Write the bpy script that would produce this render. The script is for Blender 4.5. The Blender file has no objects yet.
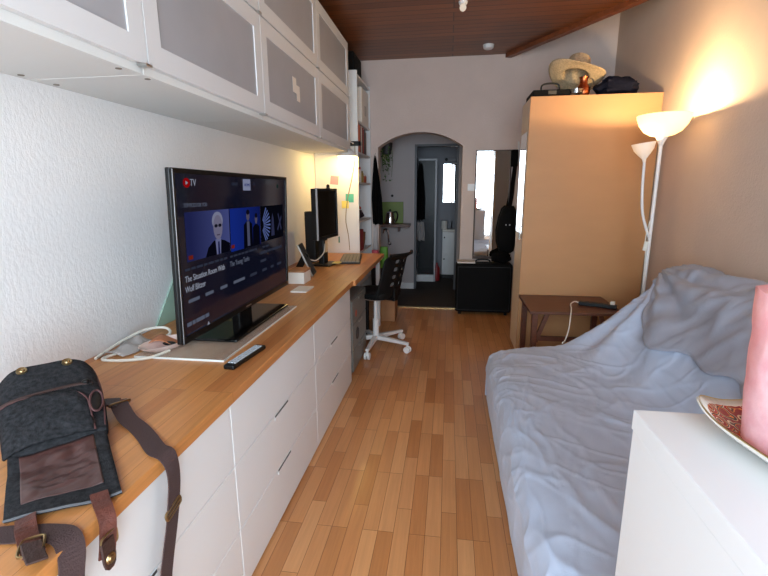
import bpy, bmesh, math, random
from math import sin, cos, pi, radians, sqrt, exp, atan2
from mathutils import Vector, Matrix, noise
random.seed(7)
SC = bpy.context.scene
COL = SC.collection
V = Vector

# ------------------------------------------------------------------ materials
def lin(c):
    return tuple(((x/255)/12.92 if x/255 <= .04045 else ((x/255+.055)/1.055)**2.4) for x in c) + (1.0,)

class NT:
    def __init__(s, name):
        s.m = bpy.data.materials.new(name); s.m.use_nodes = True
        s.t = s.m.node_tree; s.t.nodes.clear()
        s.out = s.n('ShaderNodeOutputMaterial')
    def n(s, typ, **kw):
        d = s.t.nodes.new(typ)
        for k, v in kw.items():
            if k in d.inputs: d.inputs[k].default_value = v
            else: setattr(d, k, v)
        return d
    def l(s, a, b): s.t.links.new(a, b)
    def coord(s, scale=(1,1,1), rot=(0,0,0)):
        c = s.n('ShaderNodeTexCoord'); m = s.n('ShaderNodeMapping')
        m.inputs['Scale'].default_value = scale; m.inputs['Rotation'].default_value = rot
        s.l(c.outputs['Object'], m.inputs[0]); return m.outputs[0]
    def ramp(s, fac, stops):
        r = s.n('ShaderNodeValToRGB'); e = r.color_ramp.elements
        while len(e) < len(stops): e.new(.5)
        for i, (p, c) in enumerate(stops): e[i].position = p; e[i].color = c
        s.l(fac, r.inputs[0]); return r.outputs[0]
    def mix(s, fac, a, b, mode='MIX'):
        x = s.n('ShaderNodeMix'); x.data_type = 'RGBA'; x.blend_type = mode
        for sock, v in ((x.inputs[0], fac), (x.inputs[6], a), (x.inputs[7], b)):
            if hasattr(v, 'links'): s.l(v, sock)
            else: sock.default_value = v
        return x.outputs[2]

def mat(name, col, rough=.5, metal=0, var=None, bump=None, trans=0, emis=None, es=0, sss=0, spec=.5, coat=0, sheen=0, alpha=1):
    """principled material; var=(scale, amount) mottles the colour, bump=(scale, strength)"""
    k = NT(name); p = k.n('ShaderNodeBsdfPrincipled')
    c = lin(col)
    p.inputs['Base Color'].default_value = c
    p.inputs['Roughness'].default_value = rough; p.inputs['Metallic'].default_value = metal
    p.inputs['Transmission Weight'].default_value = trans
    p.inputs['Specular IOR Level'].default_value = spec
    p.inputs['Coat Weight'].default_value = coat; p.inputs['Sheen Weight'].default_value = sheen
    p.inputs['Alpha'].default_value = alpha
    if sss:
        p.inputs['Subsurface Weight'].default_value = 1; p.inputs['Subsurface Scale'].default_value = sss
        p.inputs['Subsurface Radius'].default_value = (1, .55, .45)
    if emis: p.inputs['Emission Color'].default_value = lin(emis); p.inputs['Emission Strength'].default_value = es
    if var:
        nz = k.n('ShaderNodeTexNoise', Scale=var[0], Detail=5.0); k.l(k.coord(var[2] if len(var) > 2 else (1,1,1)), nz.inputs[0])
        lo = tuple(x*(1-var[1]) for x in c[:3])+(1,); hi = tuple(min(1, x*(1+var[1])) for x in c[:3])+(1,)
        k.l(k.ramp(nz.outputs[0], [(.3, lo), (.7, hi)]), p.inputs['Base Color'])
    if bump:
        nz = k.n('ShaderNodeTexNoise', Scale=bump[0], Detail=6.0, Roughness=.65); k.l(k.coord(bump[2] if len(bump) > 2 else (1,1,1)), nz.inputs[0])
        b = k.n('ShaderNodeBump', Strength=bump[1], Distance=.01); k.l(nz.outputs[0], b.inputs['Height']); k.l(b.outputs[0], p.inputs['Normal'])
    k.l(p.outputs[0], k.out.inputs[0]); return k.m

def wood(name, cols, width, height, rot, rough=.4, grain=.35, seam=.0008, offset=.37, dark=(70,45,25), bumps=.05):
    """staves/planks: a brick pattern on object coordinates, one tone per stave, with stretched grain"""
    k = NT(name); p = k.n('ShaderNodeBsdfPrincipled', Roughness=rough)
    co = k.coord(rot=rot)
    b = k.n('ShaderNodeTexBrick', offset=offset, offset_frequency=3, squash=1.0)
    b.inputs['Scale'].default_value = 1; b.inputs['Brick Width'].default_value = width; b.inputs['Row Height'].default_value = height
    b.inputs['Mortar Size'].default_value = seam; b.inputs['Mortar Smooth'].default_value = 0
    b.inputs['Color1'].default_value = (0,0,0,1); b.inputs['Color2'].default_value = (1,1,1,1); b.inputs['Mortar'].default_value = (.5,.5,.5,1)
    k.l(co, b.inputs[0])
    n = len(cols)
    tone = k.ramp(b.outputs['Color'], [(i/(n-1), lin(c)) for i, c in enumerate(cols)])
    g = k.n('ShaderNodeTexNoise', Scale=1.0, Detail=6.0, Roughness=.6, Distortion=.6)
    gm = k.n('ShaderNodeMapping'); gm.inputs['Scale'].default_value = (3.0, 70.0, 70.0)
    k.l(co, gm.inputs[0])
    off = k.n('ShaderNodeVectorMath', operation='ADD'); k.l(gm.outputs[0], off.inputs[0])
    sc = k.n('ShaderNodeVectorMath', operation='SCALE'); sc.inputs['Scale'].default_value = 40; k.l(b.outputs['Color'], sc.inputs[0]); k.l(sc.outputs[0], off.inputs[1])
    k.l(off.outputs[0], g.inputs[0])
    gr = k.ramp(g.outputs[0], [(.3, (1-grain,)*3+(1,)), (.7, (1,1,1,1))])
    c = k.mix(1.0, tone, gr, 'MULTIPLY')
    c = k.mix(b.outputs['Fac'], c, lin(dark))
    k.l(c, p.inputs['Base Color'])
    bu = k.n('ShaderNodeBump', Strength=bumps, Distance=.004); k.l(g.outputs[0], bu.inputs['Height']); k.l(bu.outputs[0], p.inputs['Normal'])
    k.l(p.outputs[0], k.out.inputs[0]); return k.m

def sheet_glass(name, tint, refl=.12, opac=0.0, rough=.02, body=(200,220,215)):
    k = NT(name)
    t = k.n('ShaderNodeBsdfTransparent'); t.inputs[0].default_value = lin(tint)
    g = k.n('ShaderNodeBsdfGlossy', Roughness=rough); d = k.n('ShaderNodeBsdfDiffuse'); d.inputs[0].default_value = lin(body)
    m1 = k.n('ShaderNodeMixShader'); m1.inputs[0].default_value = opac; k.l(t.outputs[0], m1.inputs[1]); k.l(d.outputs[0], m1.inputs[2])
    m2 = k.n('ShaderNodeMixShader'); m2.inputs[0].default_value = refl; k.l(m1.outputs[0], m2.inputs[1]); k.l(g.outputs[0], m2.inputs[2])
    k.l(m2.outputs[0], k.out.inputs[0]); return k.m

def shade_mat(name, col, trl=.5, lit=0):
    k = NT(name)
    d = k.n('ShaderNodeBsdfDiffuse'); d.inputs[0].default_value = lin(col)
    t = k.n('ShaderNodeBsdfTranslucent'); t.inputs[0].default_value = lin(col)
    m = k.n('ShaderNodeMixShader'); m.inputs[0].default_value = trl
    k.l(d.outputs[0], m.inputs[1]); k.l(t.outputs[0], m.inputs[2])
    if lit:
        e = k.n('ShaderNodeEmission', Strength=lit); e.inputs[0].default_value = lin((255,222,160)); a = k.n('ShaderNodeAddShader')
        k.l(m.outputs[0], a.inputs[0]); k.l(e.outputs[0], a.inputs[1]); m = a
    k.l(m.outputs[0], k.out.inputs[0]); return k.m

def glow(name, col, s):
    k = NT(name); e = k.n('ShaderNodeEmission', Strength=s); e.inputs[0].default_value = lin(col)
    k.l(e.outputs[0], k.out.inputs[0]); return k.m

def pattern_mat(name):
    k = NT(name); p = k.n('ShaderNodeBsdfPrincipled', Roughness=.25)
    co = k.coord()
    v = k.n('ShaderNodeTexVoronoi', Scale=34.0, Randomness=.35); k.l(co, v.inputs[0])
    m = k.n('ShaderNodeMath', operation='MULTIPLY'); m.inputs[1].default_value = 3.6; k.l(v.outputs['Distance'], m.inputs[0])
    f = k.n('ShaderNodeMath', operation='FRACT'); k.l(m.outputs[0], f.inputs[0])
    c = k.ramp(f.outputs[0], [(0, lin((150,20,20))), (.45, lin((150,20,20))), (.5, lin((235,140,60))), (.62, lin((90,10,20))), (.8, lin((90,10,20))), (.86, lin((240,205,170)))])
    for e in c.node.color_ramp.elements: pass
    c.node.color_ramp.interpolation = 'CONSTANT'
    k.l(c, p.inputs['Base Color']); k.l(p.outputs[0], k.out.inputs[0]); return k.m

def wax_mat(name, col):
    k = NT(name); p = k.n('ShaderNodeBsdfPrincipled', Roughness=.5); p.inputs['Base Color'].default_value = lin(col)
    nz = k.n('ShaderNodeTexNoise', Scale=30.0, Detail=6.0); k.l(k.coord(), nz.inputs[0])
    k.l(k.ramp(nz.outputs[0], [(.35, lin((214,160,172))), (.7, lin((236,200,206)))]), p.inputs['Base Color'])
    b = k.n('ShaderNodeBump', Strength=.35, Distance=.01); k.l(nz.outputs[0], b.inputs['Height']); k.l(b.outputs[0], p.inputs['Normal'])
    t = k.n('ShaderNodeBsdfTranslucent'); t.inputs[0].default_value = lin((255,206,180))
    m = k.n('ShaderNodeMixShader'); m.inputs[0].default_value = .32
    k.l(p.outputs[0], m.inputs[1]); k.l(t.outputs[0], m.inputs[2]); k.l(m.outputs[0], k.out.inputs[0]); return k.m
M = {}
M['wall'] = mat('plaster_white', (238,238,238), .9, bump=(70,.28,(1,1,.6)), var=(3,.02))
M['wall_r'] = mat('plaster_rough', (216,196,180), .9, bump=(60,.28), var=(4,.03))
M['wall_b'] = mat('plaster_back', (214,197,188), .9, bump=(50,.35), var=(3,.04))
M['hall_wall'] = mat('hall_paint', (182,174,174), .8, bump=(50,.2))
M['floor'] = wood('laminate_floor', [(190,126,76),(206,144,92),(218,160,108),(198,134,84),(212,152,100),(186,122,72)], .40, .066, (0,0,radians(90)), .30, .16, .0009, .37, (110,70,40), .03)
M['hall_floor'] = mat('hall_mat', (62,54,50), .85, bump=(150,.4), var=(30,.2))
M['ceil'] = wood('ceiling_planks', [(122,72,42),(138,84,50),(114,66,38),(130,78,46)], 4.0, .095, (0,0,0), .38, .4, .004, .5, (35,20,12), .1)
M['beam'] = mat('beam_wood', (120,66,38), .45, var=(18,.3,(1,1,1)))
M['plaster_hi'] = mat('plaster_ceiling', (205,190,180), .9)
M['oak'] = wood('oak_worktop', [(204,138,78),(212,148,88),(198,132,72),(208,143,82),(188,118,64),(214,152,92)], 1.1, .062, (0,0,radians(90)), .38, .24, .0005, .41, (120,70,35), .03)
M['white'] = mat('white_foil', (226,228,229), .32, var=(2,.01))
M['white_m'] = mat('white_matt', (224,225,225), .55)
M['cab_under'] = mat('cabinet_underside', (222,224,222), .6)
M['frost'] = mat('frosted_glass', (168,170,175), .4, var=(5,.04))
M['alu'] = mat('brushed_metal', (190,188,184), .3, 1)
M['chrome'] = mat('chrome', (225,225,228), .12, 1)
M['brass'] = mat('brass', (158,136,98), .35, 1)
M['dark_metal'] = mat('dark_metal', (95,85,72), .4, 1)
M['dark'] = mat('black_slot', (22,22,23), .6)
M['black'] = mat('black_plastic', (12,12,13), .42, spec=.35)
M['gloss'] = mat('gloss_black', (7,7,8), .12, spec=.35)
M['black_cloth'] = mat('black_cloth', (12,11,12), .95, bump=(120,.4), spec=.15)
M['black_soft'] = mat('black_nylon', (7,7,8), .8, bump=(200,.2), spec=.2)
M['canvas'] = mat('charcoal_canvas', (46,47,50), .95, bump=(300,.6), var=(95,.5), spec=.15)
M['lining'] = mat('brown_satin', (76,50,47), .34)
M['webbing'] = mat('brown_webbing', (66,47,46), .85, bump=(300,.4))
M['leather'] = mat('brown_leather', (92,48,38), .5, bump=(90,.4), var=(40,.25))
M['leather_d'] = mat('dark_leather', (58,38,34), .45, bump=(90,.3))
M['piping'] = mat('piping', (84,52,52), .7)
M['thread'] = mat('pale_thread', (92,94,98), .85)
M['screen'] = mat('tv_screen', (9,10,18), .08, emis=(20,23,44), es=.22)
M['glass'] = sheet_glass('clear_glass', (250,253,251), .06, .22, .04, (232,222,212))
M['glass_rim'] = mat('glass_rim', (225,232,230), .15)
M['glass_edge'] = mat('glass_edge', (175,190,184), .15, emis=None)
M['mint'] = sheet_glass('mint_glass', (232,248,240), .04, .45, .05, (214,242,230))
M['sheet'] = mat('blue_grey_cotton', (184,197,219), .9, var=(6,.04), bump=(240,.12), sheen=.15)
M['sheet2'] = mat('grey_cotton_throw', (160,164,178), .92, var=(6,.04), bump=(240,.12), sheen=.15)
M['hardboard'] = mat('wardrobe_board', (186,138,92), .55, var=(2.5,.04,(1,1,3)), bump=(80,.06))
M['wardrobe'] = mat('wardrobe_cream', (228,208,184), .45)
M['darkwood'] = mat('dark_wood', (92,52,36), .4, var=(14,.3,(1,12,12)))
M['lampwhite'] = mat('lamp_white', (232,230,228), .4)
M['bowl'] = shade_mat('lamp_bowl', (252,242,222), .55, .45)
M['cone'] = shade_mat('lamp_cone', (240,234,226), .25)
M['cable_w'] = mat('white_cable', (228,226,215), .5)
M['cable_k'] = mat('black_cable', (24,24,26), .5)
M['grey_metal'] = mat('grey_filing', (122,124,122), .45, var=(8,.06))
M['straw'] = mat('straw', (186,164,130), .85, var=(70,.25), bump=(140,.6))
M['navy'] = mat('navy_cloth', (14,17,32), .95, bump=(60,.4), spec=.15)
M['copper'] = mat('copper', (190,105,65), .25, 1)
M['candle'] = wax_mat('pink_wax', (228,168,180))
M['flame'] = glow('flame', (255,170,70), 14)
M['porcelain'] = mat('porcelain', (226,220,210), .2, coat=.3)
M['pattern'] = pattern_mat('red_ornament')
M['gilt'] = mat('gilt_rim', (190,165,110), .3, .8)
M['mirror'] = mat('mirror', (236,238,238), .02, 1)
M['card'] = mat('cardboard', (168,120,82), .8, var=(8,.08))
M['green_bag'] = mat('green_bag', (92,150,52), .6)
M['pink_bag'] = mat('pink_bag', (214,90,104), .6)
M['green_board'] = mat('green_board', (108,128,48), .5)
M['leaf'] = mat('leaf', (70,104,42), .5, var=(20,.3))
M['paper'] = mat('paper', (232,228,220), .8)
M['bulb'] = glow('warm_bulb', (255,214,150), 18)
M['bulb2'] = glow('small_bulb', (255,225,185), 6)
def plain(name, c, r=.6): 
    if name not in M: M[name] = mat(name, c, r)
    return M[name]

# ------------------------------------------------------------------ mesh building
class MB:
    def __init__(s): s.v = []; s.f = []
    def add(s, vs, fs, mx=None):
        o = len(s.v)
        for p in vs:
            p = V(p); s.v.append(mx @ p if mx is not None else p)
        s.f += [tuple(i+o for i in f) for f in fs]; return s
    def box(s, x0, x1, y0, y1, z0, z1, mx=None):
        return s.add([(x0,y0,z0),(x1,y0,z0),(x1,y1,z0),(x0,y1,z0),(x0,y0,z1),(x1,y0,z1),(x1,y1,z1),(x0,y1,z1)],
                     [(0,3,2,1),(4,5,6,7),(0,1,5,4),(1,2,6,5),(2,3,7,6),(3,0,4,7)], mx)
    def obox(s, c, size, rot=(0,0,0)):
        from mathutils import Euler
        mx = Matrix.Translation(c) @ Euler(rot).to_matrix().to_4x4()
        a, b, d = size[0]/2, size[1]/2, size[2]/2
        return s.box(-a, a, -b, b, -d, d, mx)
    def bar(s, p, q, w, h, up=(0,0,1)):
        p, q = V(p), V(q); d = (q-p); L = d.length; d.normalize()
        a = d.cross(V(up))
        if a.length < 1e-4: a = d.cross(V((1,0,0)))
        a.normalize(); b = a.cross(d)
        mx = Matrix(((a.x,b.x,d.x,p.x),(a.y,b.y,d.y,p.y),(a.z,b.z,d.z,p.z),(0,0,0,1)))
        return s.box(-w/2, w/2, -h/2, h/2, 0, L, mx)
    def tube(s, pts, r, n=8, closed=False, cap=True):
        pts = [V(p) for p in pts]; N = len(pts); rs = r if isinstance(r, (list, tuple)) else [r]*N
        o = len(s.v); prev = None
        for i, p in enumerate(pts):
            if closed: t = pts[(i+1) % N]-pts[i-1]
            else: t = pts[min(i+1, N-1)]-pts[max(i-1, 0)]
            t.normalize()
            a = prev if prev is not None else (V((0,0,1)) if abs(t.z) < .9 else V((1,0,0)))
            a = (a-t*a.dot(t)); a.normalize(); prev = a; b = t.cross(a)
            for k in range(n):
                th = 2*pi*k/n; s.v.append(p+(a*cos(th)+b*sin(th))*rs[i])
        for i in range(N if closed else N-1):
            j = (i+1) % N
            for k in range(n):
                s.f.append((o+i*n+k, o+i*n+(k+1) % n, o+j*n+(k+1) % n, o+j*n+k))
        if cap and not closed:
            s.f.append(tuple(o+k for k in range(n))[::-1]); s.f.append(tuple(o+(N-1)*n+k for k in range(n)))
        return s
    def cyl(s, p, q, r0, r1=None, n=20): return s.tube([p, q], [r0, r0 if r1 is None else r1], n)
    def lathe(s, prof, c=(0,0,0), n=28, mx=None):
        o = len(s.v); N = len(prof); T = mx if mx is not None else Matrix.Translation(c)
        for (r, z) in prof:
            for k in range(n):
                th = 2*pi*k/n; s.v.append(T @ V((max(r, 1e-5)*cos(th), max(r, 1e-5)*sin(th), z)))
        for i in range(N-1):
            for k in range(n):
                s.f.append((o+i*n+k, o+i*n+(k+1) % n, o+(i+1)*n+(k+1) % n, o+(i+1)*n+k))
        return s
    def prism(s, poly, axis, a, b):
        def P(u, w, t): return {'x': (t,u,w), 'y': (u,t,w), 'z': (u,w,t)}[axis]
        n = len(poly)
        return s.add([P(u,w,a) for u,w in poly]+[P(u,w,b) for u,w in poly],
                     [tuple(range(n))[::-1], tuple(range(n, 2*n))]+[(i,(i+1) % n,n+(i+1) % n,n+i) for i in range(n)])
    def grid(s, fn, nu, nv, skip=None):
        o = len(s.v)
        for j in range(nv+1):
            for i in range(nu+1): s.v.append(V(fn(i/nu, j/nv)))
        for j in range(nv):
            for i in range(nu):
                if skip and skip(i, j): continue
                a = o+j*(nu+1)+i; s.f.append((a, a+1, a+nu+2, a+nu+1))
        return s
    def ribbon(s, pts, wdirs, w, th):
        """a strap: centre line, a width direction per point, width, thickness"""
        pts = [V(p) for p in pts]; N = len(pts); o = len(s.v)
        for i, p in enumerate(pts):
            t = (pts[min(i+1, N-1)]-pts[max(i-1, 0)]).normalized()
            d = V(wdirs[i] if isinstance(wdirs, list) else wdirs); d = (d-t*d.dot(t)).normalized(); nn = t.cross(d)
            for a, b in ((-1,-1),(1,-1),(1,1),(-1,1)): s.v.append(p+d*a*w/2+nn*b*th/2)
        for i in range(N-1):
            for k in range(4): s.f.append((o+i*4+k, o+i*4+(k+1) % 4, o+i*4+4+(k+1) % 4, o+i*4+4+k))
        s.f.append((o,o+3,o+2,o+1)); e = o+(N-1)*4; s.f.append((e,e+1,e+2,e+3)); return s
    def ell(s, c, r, nu=16, nv=10, mx=None):
        prof = [(sin(pi*i/nv), -cos(pi*i/nv)) for i in range(nv+1)]
        T = (mx if mx is not None else Matrix.Translation(c)) @ Matrix.Diagonal((r[0], r[1], r[2], 1))
        return s.lathe(prof, n=nu, mx=T)
    def disc(s, c, r, nrm='z', n=20, t=.001):
        d = {'x': V((t,0,0)), 'y': V((0,t,0)), 'z': V((0,0,t))}[nrm]
        return s.cyl(V(c)-d/2, V(c)+d/2, r, r, n)

MW = {}
def smooth_pts(pts, k=6):
    """Catmull-Rom through the points"""
    P = [V(p) for p in pts]; P = [P[0]*2-P[1]]+P+[P[-1]*2-P[-2]]; out = []
    for i in range(1, len(P)-2):
        for j in range(k):
            t = j/k; a, b, c, d = P[i-1:i+3]
            out.append(.5*((2*b)+(c-a)*t+(2*a-5*b+4*c-d)*t*t+(3*b-a-3*c+d)*t**3))
    out.append(P[-2]); return out

def thing(name, label, cat, loc=(0,0,0), rz=0, group=None):
    o = bpy.data.objects.new(name, None); COL.objects.link(o)
    o.empty_display_size = .05; o.location = loc; o.rotation_euler = (0,0,rz)
    o['label'] = label; o['category'] = cat
    if group: o['group'] = group
    MW[o] = Matrix.Translation(loc) @ Matrix.Rotation(rz, 4, 'Z')
    return o

def obj(name, mb, m, parent=None, bevel=0, smooth=False, world=True, solid=0, sub=0, label=None, cat=None, group=None, kind=None, seg=2, ang=35):
    me = bpy.data.meshes.new(name); o = bpy.data.objects.new(name, me); COL.objects.link(o)
    vs = [p.copy() for p in mb.v]
    if parent is not None:
        mw = MW[parent]; MW[o] = mw; o.parent = parent
        if world: inv = mw.inverted(); vs = [inv @ p for p in vs]
    elif kind != 'structure' and world:
        xs = [p.x for p in vs]; ys = [p.y for p in vs]; z = min(p.z for p in vs)
        loc = V(((min(xs)+max(xs))/2, (min(ys)+max(ys))/2, z)); o.location = loc; vs = [p-loc for p in vs]
        MW[o] = Matrix.Translation(loc)
    else: MW[o] = Matrix.Identity(4)
    me.from_pydata(vs, [], mb.f); me.validate()
    bm = bmesh.new(); bm.from_mesh(me); bmesh.ops.remove_doubles(bm, verts=bm.verts, dist=1e-6)
    bmesh.ops.recalc_face_normals(bm, faces=bm.faces); bm.to_mesh(me); bm.free()
    me.materials.append(m)
    if smooth:
        for p in me.polygons: p.use_smooth = True
    if solid:
        q = o.modifiers.new('thick', 'SOLIDIFY'); q.thickness = solid; q.offset = 0
    if bevel:
        q = o.modifiers.new('bevel', 'BEVEL'); q.width = bevel; q.segments = seg; q.limit_method = 'ANGLE'; q.angle_limit = radians(30)
    if sub:
        q = o.modifiers.new('sub', 'SUBSURF'); q.levels = sub; q.render_levels = sub
    if smooth:
        try: me.set_sharp_from_angle(angle=radians(ang))
        except Exception: pass
    for k, v in (('label', label), ('category', cat), ('group', group), ('kind', kind)):
        if v: o[k] = v
    return o

def struct(name, mb, m, parent=None, **k): return obj(name, mb, m, parent, kind=None if parent else 'structure', **k)

def text_obj(name, body, m, parent, loc, size, rot, align='LEFT', xs=1.0):
    """lettering turned into a flat mesh child"""
    cu = bpy.data.curves.new(name, 'FONT'); cu.body = body; cu.size = size; cu.align_x = align; cu.extrude = .0004
    t = bpy.data.objects.new('tmp', cu); COL.objects.link(t)
    bpy.context.view_layer.update()
    me = bpy.data.meshes.new_from_object(t.evaluated_get(bpy.context.evaluated_depsgraph_get()))
    bpy.data.objects.remove(t)
    o = bpy.data.objects.new(name, me); COL.objects.link(o); me.materials.clear(); me.materials.append(m)
    from mathutils import Euler
    me.transform(Matrix.Translation(loc) @ Euler(rot).to_matrix().to_4x4() @ Matrix.Diagonal((xs,1,1,1)))
    o.parent = parent; MW[o] = MW[parent]; return o

# ------------------------------------------------------------------ camera (1.40 m up, looking down the room)
f_px, pit, yaw, rol, H = 445.45, .213378, .14372, -.005687, 1.40
fw = V((-sin(yaw)*cos(pit), cos(yaw)*cos(pit), -sin(pit))); rt = V((cos(yaw), sin(yaw), 0)); up = rt.cross(fw)
r2 = rt*cos(rol)+up*sin(rol); u2 = up*cos(rol)-rt*sin(rol)
cam = bpy.data.cameras.new('camera'); co = bpy.data.objects.new('camera', cam); COL.objects.link(co)
cam.sensor_fit = 'HORIZONTAL'; cam.sensor_width = 36; cam.lens = f_px*36/768; cam.clip_start = .02
co.matrix_world = Matrix(((r2.x,u2.x,-fw.x,0),(r2.y,u2.y,-fw.y,0),(r2.z,u2.z,-fw.z,H),(0,0,0,1)))
SC.camera = co

# ------------------------------------------------------------------ the room
XL, XR, YB, YF, ZC, ZT = -1.37, 1.60, 5.32, -1.0, 2.83, 3.30
T = .12
struct('floor', MB().box(XL-T, XR+T, YF-T, YB, -.1, 0), M['floor'])
struct('wall_left', MB().box(XL-T, XL, YF-T, YB+.2, 0, ZT), M['wall'])
struct('wall_right', MB().box(XR, XR+T, YF-T, 5.2, 0, ZT), M['wall_r'])
ax0, ax1, sp, cr = -.83, .137, 1.90, 2.057
b = MB().box(XL, ax0, YB, YB+.18, 0, ZT).box(ax1, .74, YB, YB+.18, 0, ZT)
cx, hw, rise = (ax0+ax1)/2, (ax1-ax0)/2, cr-sp
R = (hw*hw+rise*rise)/(2*rise); zc = cr-R
arc = [(cx+hw*(-1+2*i/24), zc+sqrt(max(0, R*R-(hw*(-1+2*i/24))**2))) for i in range(25)]
for (xa, za), (xb, zb) in zip(arc, arc[1:]):
    b.prism([(xa,za),(xb,zb),(xb,ZT),(xa,ZT)], 'y', YB, YB+.18)
struct('wall_back', b, M['wall_b'])
struct('wall_angled', MB().prism([(.727,YB),(1.6,5.07),(1.63,5.17),(.74,5.43)], 'z', 0, ZT), M['wall_b'])
# front wall behind the viewer with the tall window
wx0, wx1, wz0, wz1 = -.95, 1.12, .25, 2.6
struct('wall_front', MB().box(XL, wx0, YF-T, YF, 0, ZT).box(wx1, XR, YF-T, YF, 0, ZT).box(wx0, wx1, YF-T, YF, 0, wz0).box(wx0, wx1, YF-T, YF, wz1, ZT), M['wall'])
fr = MB()
for x in (wx0, (wx0+wx1)/2-.03, wx1-.06): fr.box(x, x+.06, YF-.09, YF-.03, wz0, wz1)
for z in (wz0, wz1-.06): fr.box(wx0, wx1, YF-.09, YF-.03, z, z+.06)
wf = struct('window_1', fr, M['white_m'])
obj('window_pane', MB().box(wx0+.05, wx1-.05, YF-.065, YF-.06, wz0+.05, wz1-.05), sheet_glass('window_glass', (255,255,255), .05), wf)
struct('ceiling', MB().prism([(XL-T,YF-T),(XR+T,YF-T),(XR+T,3.49),(XR,3.69),(.60,YB+.02),(XL-T,YB+.02)], 'z', ZC, ZC+.03), M['ceil'])
d = V((XR-.60, 3.69-5.34, 0)).normalized()
struct('trim_1', MB().bar((.585,5.32,ZC-.005), (1.62,3.63,ZC-.005), .07, .07), M['beam'], bevel=.004)
struct('ceiling_upper', MB().box(XL-T, XR+T, YF-T, YB+.2, ZT, ZT+.05), M['plaster_hi'])
struct('trim_2', MB().box(ax0, ax1, YB-.02, YB+.03, 0, .008), mat('threshold', (190,160,110), .3, .6))
# the hallway and the bathroom beyond the arch
YP = 6.4
struct('floor_hall', MB().box(-1.5, .7, YB, 8.3, -.1, .002), M['hall_floor'])
struct('wall_hall_left', MB().box(-1.42, -1.3, YB+.18, 8.3, 0, 2.6), M['hall_wall'])
struct('wall_hall_right', MB().box(.40, .52, YB+.18, 8.3, 0, 2.6), M['hall_wall'])
dx0, dx1, dz = -.455, .09, 2.0
struct('wall_partition', MB().box(-1.3, dx0-.03, YP, YP+.1, 0, 2.6).box(dx1+.03, .40, YP, YP+.1, 0, 2.6).box(dx0-.03, dx1+.03, YP, YP+.1, dz+.03, 2.6), M['hall_wall'])
df = mat('door_frame_grey', (84,86,92), .5)
struct('trim_3', MB().box(dx0-.03, dx0, YP-.01, YP+.12, 0, dz+.03).box(dx1, dx1+.03, YP-.01, YP+.12, 0, dz+.03).box(dx0, dx1, YP-.01, YP+.12, dz, dz+.03), df)
struct('wall_bath', MB().box(-1.3, .40, 7.6, 7.72, 0, 2.6), mat('bath_paint', (150,152,160), .6))
struct('ceiling_hall', MB().box(-1.42, .52, YB+.18, 8.3, 2.6, 2.65), M['hall_wall'])
struct('baseboard_left', MB().box(-1.3, dx0-.03, YP-.015, YP, 0, .09), M['white_m'])

# ------------------------------------------------------------------ wall cabinets
XD = -.937
lows = [(-.60,.40),(.40,1.384),(1.384,2.290),(2.290,3.290),(3.290,4.285)]
lowlab = ['nearest wall cabinet of the lower row, only its white frame showing', 'lower wall cabinet over the shoulder bag with one wide frosted door',
          'lower wall cabinet above the television with a frosted glass door', 'lower wall cabinet with a small paper note stuck on its frosted door', 'lower wall cabinet over the monitor, farthest of its row']
uplab = [None, 'upper row wall cabinet nearest the front, above the shoulder bag', 'upper row wall cabinet above the television, cut by the picture top', 'upper row wall cabinet second from the far end, warm frosted door', 'upper row wall cabinet at the far end beside the bookcase']
def wall_cab(y0, y1, z0, z1, door0, label, grp, caps):
    t = thing('wall_cabinet', label, 'cabinet', ((XL+XD)/2, (y0+y1)/2, z0), 0, grp)
    g = .002
    obj('body', MB().box(XL, XD-.021, y0+g, y1-g, z0, z1), M['cab_under'], t, .0015)
    d0, d1, e0, e1 = y0+.003, y1-.003, door0, z1-.003
    w = .072
    b = MB().box(XD-.02, XD, d0, d0+w, e0, e1).box(XD-.02, XD, d1-w, d1, e0, e1).box(XD-.02, XD, d0+w, d1-w, e0, e0+w).box(XD-.02, XD, d0+w, d1-w, e1-w, e1)
    dr = obj('door', b, M['white'], t)
    obj('glass_panel', MB().box(XD-.014, XD-.005, d0+w, d1-w, e0+w, e1-w), M['frost'], dr, label='frosted grey glass panel')
    obj('handle', MB().box(XD-.016, XD+.016, y1-.035, y1-.005, e0-.009, e0-.002), M['alu'], dr)
    for (x, y) in caps:
        obj('screw_cap', MB().disc((x, y, z0-.0005), .009, 'z', 14, .003), plain('cap_brown', (120,110,98)), t)
    return t
for i, (y0, y1) in enumerate(lows):
    caps = [(-.981, y1-.08), (-1.333, y1-.06)] if i == 1 else [(-.98, y0+.05), (-1.333, y0+.07)] if i == 2 else []
    t = wall_cab(y0, y1, 1.762, 2.246, 1.788, lowlab[i], 'wall cabinets of the lower row', caps)
    if i == 3:
        n = MB().box(XD, XD+.0012, 2.735, 2.80, 1.985, 2.07).box(XD, XD+.0012, 2.80, 2.86, 1.945, 2.035)
        obj('paper_note', n, M['paper'], label='small white paper note stuck on the frosted cabinet door', cat='note')
    if i: wall_cab(y0, y1, 2.247, 2.705, 2.252, uplab[i], 'wall cabinets of the upper row', [])

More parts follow.
